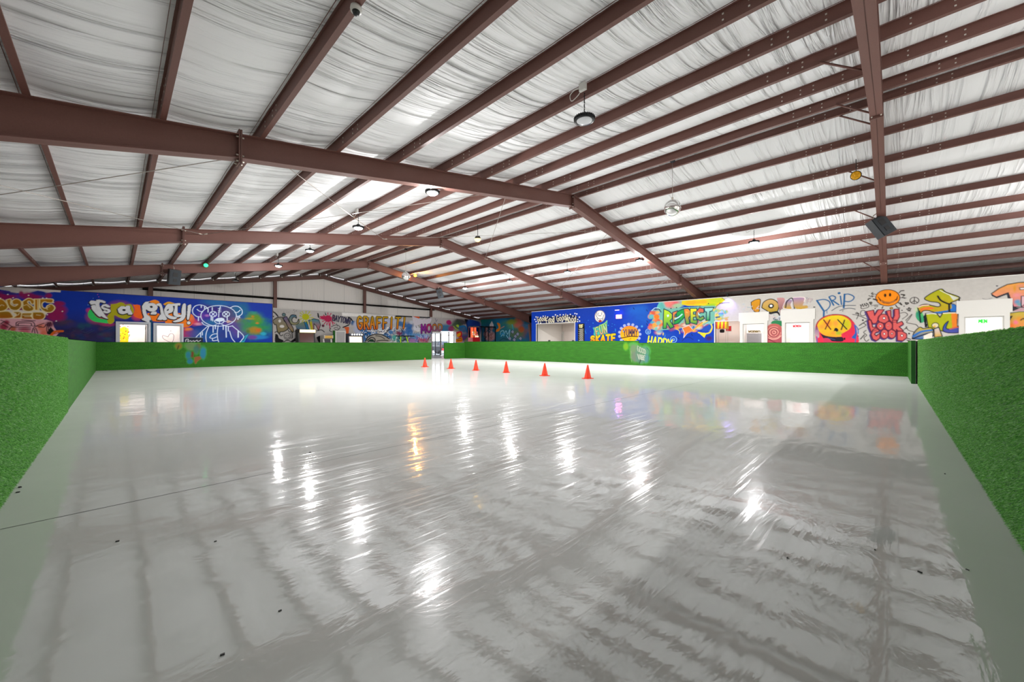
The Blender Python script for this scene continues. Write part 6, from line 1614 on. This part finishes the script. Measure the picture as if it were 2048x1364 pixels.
# ================================================================== SIGNS ON THE RIGHT WALL
def wall_disc():
    pc = on_x(1199.6, 632.6, PART_X - .03); ry = abs(on_x(1189.5, 632, PART_X)[0] - pc[0]); rz = .115 / 10.78 * 1000 / 1000 * 1
    rr = abs(on_x(1199.6, 620.6, PART_X - .03)[1] - pc[1])
    cv = Canvas('x', PART_X - .03, pc[0] - rr * 1.05, pc[0] + rr * 1.05, pc[1] - rr * 1.02, pc[1] + rr * 1.02, .012, C('e9e4df'))
    cc = lambda x, y: (1199.6 + (x - 1505) / 10.78, 632.6 + (y - 352) / 10.78)
    ink = C('4a4a48')
    cv.put(np.clip(1 - np.abs(np.hypot(cv.U - pc[0], cv.Z - pc[1]) - rr * .97) / .03, 0, 1).astype(np.float32), C('6a4038'))
    for pl in ([(1440, 270), (1425, 330), (1470, 400), (1520, 410), (1570, 390), (1590, 320)], [(1470, 280), (1460, 330)], [(1550, 270), (1545, 320)], [(1440, 400), (1480, 450), (1540, 450), (1580, 400)], [(1480, 340), (1530, 340)]):
        cv.stroke([cc(*p) for p in pl], 1.1, ink)
    cv.fill([cc(*p) for p in ((1480, 450), (1510, 425), (1545, 450), (1530, 475), (1490, 475))], C('a01c24'), True)
    e = empty('round_sign', (PART_X - .03, pc[0], pc[1])); tag(e, 'round white smiling face sign above the yellow and green lettering on the blue wall', 'sign')
    o = canvas_mesh('sign_face', cv, [], 0, low=pc[1] - rr * 1.03, parent=e, top=lambda u: pc[1] + np.sqrt(np.maximum(0, (rr * 1.0) ** 2 - (u - pc[0]) ** 2)))
    # trim lower half to the circle
    import bmesh
    bm = bmesh.new(); bm.from_mesh(o.data)
    dl = [f for f in bm.faces if math.hypot(f.calc_center_median().y, f.calc_center_median().z) > rr]
    bmesh.ops.delete(bm, geom=dl, context='FACES'); bm.to_mesh(o.data); bm.free()
    b = MB(); b.lathe([(rr * .99, .002), (rr, .002), (rr, .027), (rr * .99, .027)], (0, 0, 0), 'trim_white', 40, Matrix.Rotation(math.pi / 2, 3, 'Y')); b.build('rim', e, True)
wall_disc()
def menu_board():
    X = PART_X - .03; p0 = on_x(1155.8, 648, X); p1 = on_x(1168.6, 648, X)
    cv = Canvas('x', X, p1[0], p0[0], .9, p0[1] + .02, .012, C('121214'))
    for k in range(24):
        z = cv.z1 - .38 - k * .05
        if z < .95: break
        pts = [(cv.u0 + .06 + (cv.u1 - cv.u0 - .12) * q / 7, z + .012 * ((q * 7 + k) % 3 - 1)) for q in range(8)]
        cv.put(cv.seg_mask([pts[(k % 2):8 - (k % 3)]], .011), C('b8b4a8'))
    um = (cv.u0 + cv.u1) / 2
    for sgn in ([(-.13, -.08), (-.12, -.26)], [(-.16, -.1), (.14, -.08)], [(.05, -.1), (.08, -.28), (-.1, -.25)], [(-.08, -.17), (.12, -.18)]):
        cv.put(cv.seg_mask([[(um - a, cv.z1 + c) for a, c in sgn]], .024), C('ece0a0'))
    e = empty('menu_board', (X, um, 1.0)); tag(e, 'tall black chalk menu board with pale handwriting beside the food counter opening', 'menu board')
    canvas_mesh('board_face', cv, [], 0, low=.9, parent=e)
    b = MB(); b.box((X + .002, cv.u0, .9), (PART_X - .002, cv.u1, cv.z1), 'black_soft'); b.build('board', e)
menu_board()
# glowing pink exit sign and its blue glow
simple('pink_sign', 'ff90c0', .4, emit='ff5fa8', estr=5)
simple('white_glow', 'ffffff', .4, emit='ffffff', estr=1.2)
p0 = on_x(1231.8, 629.5, PART_X - .08); p1 = on_x(1243.2, 637, PART_X - .08)
e = empty('exit_sign', (PART_X - .04, (p0[0] + p1[0]) / 2, (p0[1] + p1[1]) / 2)); tag(e, 'small glowing pink exit sign on the deep blue wall', 'sign')
b = MB(); b.box((PART_X - .075, p1[0], p1[1]), (PART_X - .002, p0[0], p0[1]), 'trim_white'); b.build('housing', e)
b = MB(); b.box((PART_X - .082, p1[0] + .015, p1[1] + .012), (PART_X - .0755, p0[0] - .015, p0[1] - .012), 'pink_sign'); b.build('lit_panel', e)
fd = bpy.data.curves.new('exit_text', 'FONT'); fd.body = 'EXIT'; fd.size = .17; fd.align_x = 'CENTER'; fd.align_y = 'CENTER'; fd.extrude = .002
fo = bpy.data.objects.new('exit_text', fd); COL.objects.link(fo); dgv = bpy.context.evaluated_depsgraph_get()
me = bpy.data.meshes.new_from_object(fo.evaluated_get(dgv)); bpy.data.objects.remove(fo)
me.materials.clear(); me.materials.append(MATS['white_glow']); o = bpy.data.objects.new('lettering', me); COL.objects.link(o); o.parent = e
o.location = (-.046, 0, 0); o.rotation_euler = (math.pi / 2, 0, -math.pi / 2)
dl = bpy.data.lights.new('sign_glow', 'POINT'); dl.energy = 4; dl.color = (.25, .1, 1); dl.shadow_soft_size = .05
o = bpy.data.objects.new('sign_glow', dl); COL.objects.link(o); o.parent = e; o.location = (-.28, 0, .2)
p0 = on_x(1230.3, 619.6, PART_X - .05); p1 = on_x(1239, 621, PART_X - .05)
b = MB(); b.box((PART_X - .09, p1[0], p1[1]), (PART_X - .002, p0[0], p0[1]), 'trim_white'); tag(b.build('wall_bracket'), 'thin pale strip fixture on the blue wall right above the pink exit sign', 'fixture')
# violet wash light clamped on the top of the right wall
pv = on_x(1456, 597, PART_X)
e = par(PART_X - .06, pv[0], WALL_H + .05, (.3, 0, -1), 'small violet wash light on top of the white wall beside the colourful lettering', 'black_plastic', .03, None, .03)
dl = bpy.data.lights.new('violet', 'SPOT'); dl.energy = 40; dl.color = (.35, .25, 1); dl.spot_size = 1.9; dl.spot_blend = 1; dl.shadow_soft_size = .04
o = bpy.data.objects.new('violet', dl); COL.objects.link(o); o.parent = e; o.location = (-.14, 0, -.05); o.rotation_euler = (Vector((-.35, 0, 1))).to_track_quat('Z', 'Y').to_euler()

# ================================================================== SNACK NOOK
Xn = RX + .9
yn0, yn1 = NOOK[0] + .05, NOOK[1] - .02
b = MB(); b.box((Xn, NOOK[0] + .06, 0), (Xn + .6, FOOD[0] - .4, .96), 'trim_white'); b.box((Xn - .03, NOOK[0] + .06, .96), (Xn + .62, FOOD[0] - .4, 1.0), 'grey_panel'); tag(b.build('snack_counter'), 'white counter with grey top inside the snack nook', 'counter')
def npt(px, py, X): q = on_x(px, py, X); return q[0], q[1]
def box_between(name, X, t, a, c, mat, label, cat, rest=None, group=None):
    (ya, za), (yb, zb) = npt(*a, X), npt(*c, X)
    b = MB(); b.box((X, min(ya, yb), rest if rest is not None else min(za, zb)), (X + t, max(ya, yb), max(za, zb)), mat)
    o = b.build(name); tag(o, label, cat, group); return o
Qp = lambda x, y: (1425 + x / 14.63, 610 + y / 14.63)
# popcorn machine: striped canopy, glass case, dark base
(ya, za), (yb, zb) = npt(*Qp(85, 490), Xn), npt(*Qp(400, 690), Xn)
y0_, y1_ = min(ya, yb), max(ya, yb)
e = empty('popcorn_machine', (Xn + .25, (y0_ + y1_) / 2, 1.0)); tag(e, 'yellow and red striped popcorn machine on the snack nook counter', 'popcorn machine')
simple('stripe_yellow', 'f2c01c', .4); simple('stripe_red', 'c8442c', .4)
for k in range(6):
    b = MB(); q0 = y0_ + (y1_ - y0_) * k / 6; q1 = y0_ + (y1_ - y0_) * (k + 1) / 6
    b.prism([(Xn + .02, zb), (Xn + .5, zb), (Xn + .42, za), (Xn + .1, za)], 'y', q0, q1, ['stripe_yellow', 'stripe_red'][k % 2]); b.build('canopy_stripe', e)
b = MB(); b.box((Xn + .04, y0_ + .03, 1.0), (Xn + .46, y1_ - .03, 1.12), 'stripe_red'); b.build('base', e)
for sx in (.05, .43):
    for yy in (y0_ + .03, y1_ - .05): b = MB(); b.box((Xn + sx, yy, 1.12), (Xn + sx + .02, yy + .02, zb), 'zinc'); b.build('post', e)
b = MB(); b.lathe([(.02, .14), (.11, .12), (.12, 0), (.1, -.05), (.02, -.06)], (Xn + .25, (y0_ + y1_) / 2, zb - .16), 'black_metal', 18); b.build('kettle', e)
Xw = RX + 2.4
o = box_between('menu_sign', Xw - .04, .035, Qp(400, 620), Qp(545, 755), 'red_paint', 'dark red menu panel on the back wall of the snack nook', 'menu sign')
rg = random.Random(4)
for k in range(9):
    yy = y0_ - .15 + (yn0 - y0_ + .3) * k / 9 * .9; s = .07 + .03 * rg.random(); hh = .06 + .12 * rg.random()
    s *= .7
    b = MB(); b.box((Xn + .08, yy - s / 2, 1.001), (Xn + .08 + s * 1.8, yy + s / 2, 1.0 + hh), rg.choice(['cardboard', 'black_soft', 'yellow_top', 'cardboard', 'stripe_red'])); b.box((Xn + .08 + s * .2, yy - s * .3, 1.0 + hh), (Xn + .08 + s, yy + s * .3, 1.01 + hh), 'white_paint')
    tag(b.build('snack_box'), 'small snack packet in the row on the snack nook counter', 'snack box', 'snack packets on the nook counter')
# equipment on the food counter
for (px, wpx, lb) in ((1099, 4.5, 'small black till on the food counter, left of the grey door'), (1147, 6, 'low black tray at the right end of the food counter opening')):
    (ya, za) = npt(px - wpx / 2, 680.5, PART_X + .05); (yb, zb) = npt(px + wpx / 2, 680.5, PART_X + .05)
    e = empty('counter_device', (PART_X + .1, (ya + yb) / 2, 1.0)); tag(e, lb, 'counter device')
    b = MB(); b.box((PART_X - .05, yb, 1.001), (PART_X + .2, ya, 1.16), 'black_soft'); b.build('body', e)
    b = MB(); b.obox((PART_X + .02, (ya + yb) / 2, za - .07), (.02, (ya - yb) * .9, .16), Matrix.Rotation(.3, 3, 'Y'), 'black_plastic'); b.build('screen', e)

# ================================================================== ARCADE ROW BY THE FAR WALL
ARC = []
def gx(px, Y): return on_y(px, 680, Y)[0]
def gz(px, py, Y): return on_y(px, py, Y)[1]
def arcade(px0, px1, pyt, pym, Y, lb, body, marq, scr, name='arcade_machine', d=.8):
    x0, x1 = gx(px0, Y), gx(px1, Y); zt = gz((px0 + px1) / 2, pyt, Y); zm = gz((px0 + px1) / 2, pym, Y)
    e = empty(name, ((x0 + x1) / 2, Y + d / 2, 0)); tag(e, lb, 'arcade machine')
    b = MB()
    prof = [(Y, .02), (Y, .85), (Y + .12, 1.0), (Y + .25, zm), (Y, zm + .01), (Y, zt), (Y + d, zt), (Y + d, .02)]
    for a, c in ((x0, x0 + .04), (x1 - .04, x1)): b.prism(prof, 'x', a, c, body)
    b.prism([(Y + .03, .02), (Y + .03, .83), (Y + .15, .98), (Y + .28, zm), (Y + .28, zt - .02), (Y + d - .02, zt - .02), (Y + d - .02, .02)], 'x', x0 + .04, x1 - .04, body)
    b.build('cabinet', e); ARC.append(e)
    b = MB(); b.box((x0 + .04, Y + .01, zm + .02), (x1 - .04, Y + .27, zt - .03), marq); b.build('marquee', e)
    b = MB(); b.add([(x0 + .1, Y + .16, 1.03), (x1 - .1, Y + .16, 1.03), (x1 - .1, Y + .262, zm - .05), (x0 + .1, Y + .262, zm - .05)], [(0, 1, 2, 3)], scr); b.build('screen', e)
    b = MB(); b.obox(((x0 + x1) / 2, Y + .06, .95), (x1 - x0 - .1, .22, .03), Matrix.Rotation(.5, 3, 'X'), 'grille'); b.build('control_panel', e)
    return e
simple('warm_marquee', 'fff0c0', .3, emit='ffe6a0', estr=.9)
simple('red_screen', '2a1a18', .15, emit='7a3a28', estr=.12)
simple('dark_screen', '26262c', .15, emit='303038', estr=.3)
simple('case_glow', 'ffe8d0', .3, emit='ffdcc0', estr=.4)
simple('case_red', 'd85030', .3, emit='e85030', estr=.8)
simple('lime', 'b0e020', .4); simple('purple_panel', '46306a', .5)
arcade(598.5, 632.5, 658.5, 665.5, 29.0, 'wide dark arcade machine with a glowing pale marquee, leftmost of the row', 'black_plastic', 'warm_marquee', 'red_screen')
arcade(648.5, 666.5, 670.5, 677, 29.0, 'dark arcade machine with yellow top and white side edges', 'trim_white', 'yellow_top', 'dark_screen')
arcade(699, 729, 667, 671.5, 29.0, 'brightly lit glass-fronted arcade machine under the orange lettering', 'dark_door', 'dark_door', 'case_glow')
xa, xb = gx(702, 29), gx(726, 29); zc_ = gz(714, 669.3, 29)
for k in range(5):
    bq = MB(); bq.lathe([(.001, -.03), (.05, -.02), (.06, 0), (.001, .001)], (xa + (xb - xa) * (k + .5) / 5, 28.995, zc_), 'white_glow', 12, Matrix.Rotation(-math.pi / 2, 3, 'X') @ Matrix.Scale(-1, 3, Vector((0, 0, 1)))); bq.build('bulb', ARC[-1])

# framed grey panel
Y = 29.35; x0, x1 = gx(670.5, Y), gx(691, Y); zt = gz(680, 661.8, Y)
e = empty('framed_panel', ((x0 + x1) / 2, Y, 0)); tag(e, 'grey draped panel in a white frame standing between arcade machines', 'display panel')
b = MB()
b.box((x0, Y - .03, 0), (x0 + .07, Y + .05, zt), 'trim_white'); b.box((x1 - .07, Y - .03, 0), (x1, Y + .05, zt), 'trim_white'); b.box((x0 + .07, Y - .03, zt - .07), (x1 - .07, Y + .05, zt), 'trim_white'); b.build('frame', e)
b = MB(); nx = 14
vs = []; fs = []
for j in range(nx + 1):
    for i in range(nx + 1):
        u, v = i / nx, j / nx; vs.append((x0 + .07 + (x1 - x0 - .14) * u, Y + .02 + .02 * math.sin(9 * v + 5 * u), .05 + (zt - .13) * v))
for j in range(nx):
    for i in range(nx): a = j * (nx + 1) + i; fs.append((a, a + 1, a + nx + 2, a + nx + 1))
b.add(vs, fs, 'grey_panel', True); b.build('drape', e)
b = MB(); b.box((x0 - .14, Y - .02, 0), (x0 - .02, Y + .1, zt + .02), 'turf_back'); tag(b.build('green_post'), 'dark green post left of the grey framed panel', 'post')
# black bar with lime legs
Y = 28.6; e = empty('hurdle_frame', (gx(808, Y), Y, 0)); tag(e, 'black crossbar on two lime green legs in front of the painted far wall', 'frame')
zb_ = gz(808, 672, Y)
b = MB(); b.box((gx(792, Y), Y - .05, zb_ - .05), (gx(828, Y), Y + .05, zb_ + .03), 'black_metal'); b.build('crossbar', e)
for (pa, pb) in (((801.5, 672), (801, 684)), ((813, 672), (817.5, 684))):
    b = MB(); xa, xb = gx(pa[0], Y), gx(pb[0], Y); k = zb_ / (zb_ - gz(pb[0], 684, Y))
    b.tube([(xa, Y, zb_ - .05), (xa + (xb - xa) * min(k, 2.4), Y, 0.0)], .05, 'lime', 8); b.build('leg', e)
# red claw machine and caged basketball game by the corner
Y = 27.5; x0, x1 = gx(947.5, Y), gx(959.5, Y); zt = gz(953, 652.5, Y); zb_ = gz(953, 675, Y)
e = empty('claw_machine', ((x0 + x1) / 2, Y + .4, 0)); tag(e, 'red claw machine with lit orange case near the far right corner', 'arcade machine')
b = MB(); b.box((x0 - .15, Y - .05, 0), (x1 - .02, Y + .62, zb_), 'red_paint'); b.build('base', e)
b = MB()
for xx in (x0, x1 - .05):
    for yy in (Y, Y + .75): b.box((xx, yy, zb_), (xx + .05, yy + .05, zt - .1), 'wood_dark')
b.build('case_frame', e)
b = MB(); b.prism([(x0 - .03, zt - .1), (x1 + .03, zt - .1), (x1 - .1, zt + .02), (x0 + .1, zt + .02)], 'y', Y - .02, Y + .82, 'dark_door'); b.build('roof', e)
b = MB(); b.box((x0 + .05, Y + .45, zb_), (x1 - .05, Y + .5, zt - .1), 'case_red'); b.build('back_panel', e)
simple('pink_toy', 'e88a78', .6); simple('yellow_toy', 'e8b848', .6)
for k in range(9):
    b = MB(); b.lathe([(.02, -.09), (.08, -.06), (.1, 0), (.08, .06), (.02, .09)], (x0 + .16 + (k % 3) * (x1 - x0 - .3) / 2, Y + .13 + (k // 3) * .06, zb_ + .1 + (k // 3) * .19), rg.choice(['case_glow', 'pink_toy', 'yellow_toy']), 12)
    tag(b.build('plush_toy'), 'plush ball heaped inside the red claw machine', 'toy', 'toys in the claw machine')
Y = 28.0; x0, x1 = gx(963, Y), gx(990.5, Y); zt = gz(976, 652.5, Y)
e = empty('game_cage', ((x0 + x1) / 2, Y + .8, 0)); tag(e, 'black framed basketball game cage right of the red claw machine', 'arcade machine')
b = MB()
for xx in (x0, (x0 + x1) / 2, x1):
    for yy in (Y, Y + 1.5): b.box((xx - .03, yy - .03, .0), (xx + .03, yy + .03, zt), 'black_metal')
for zz in (.9, zt):
    for yy in (Y, Y + 1.5): b.box((x0 - .03, yy - .03, zz - .06), (x1 + .03, yy + .03, zz), 'black_metal')
    for xx in (x0, x1): b.box((xx - .03, Y, zz - .06), (xx + .03, Y + 1.5, zz), 'black_metal')
b.build('cage_frame', e)
b = MB(); b.prism([(Y, .5), (Y, .9), (Y + 1.45, 1.25), (Y + 1.45, .5)], 'x', x0 + .04, x1 - .04, 'red_paint'); b.build('ball_ramp', e)

# debris specks on the rink floor
b = MB()
for (px, py, s) in ((431, 1083, .006), (235, 1083, .008), (445, 1310, .007), (620, 905, .01), (1840, 1145, .008), (1750, 1100, .006), (1890, 948, .008), (560, 1222, .006), (1575, 1116, .006), (40, 975, .012), (36, 985, .01), (1935, 1140, .006)):
    x, y = on_floor(px, py); a = (px * 13 % 7)
    b.obox((x, y, s * .35), (s * 2, s, s * .6), Matrix.Rotation(a, 3, 'Z'), 'black_soft')
tag(b.build('debris'), 'scattered dark specks of debris on the pale rink floor', 'debris', kind='stuff')
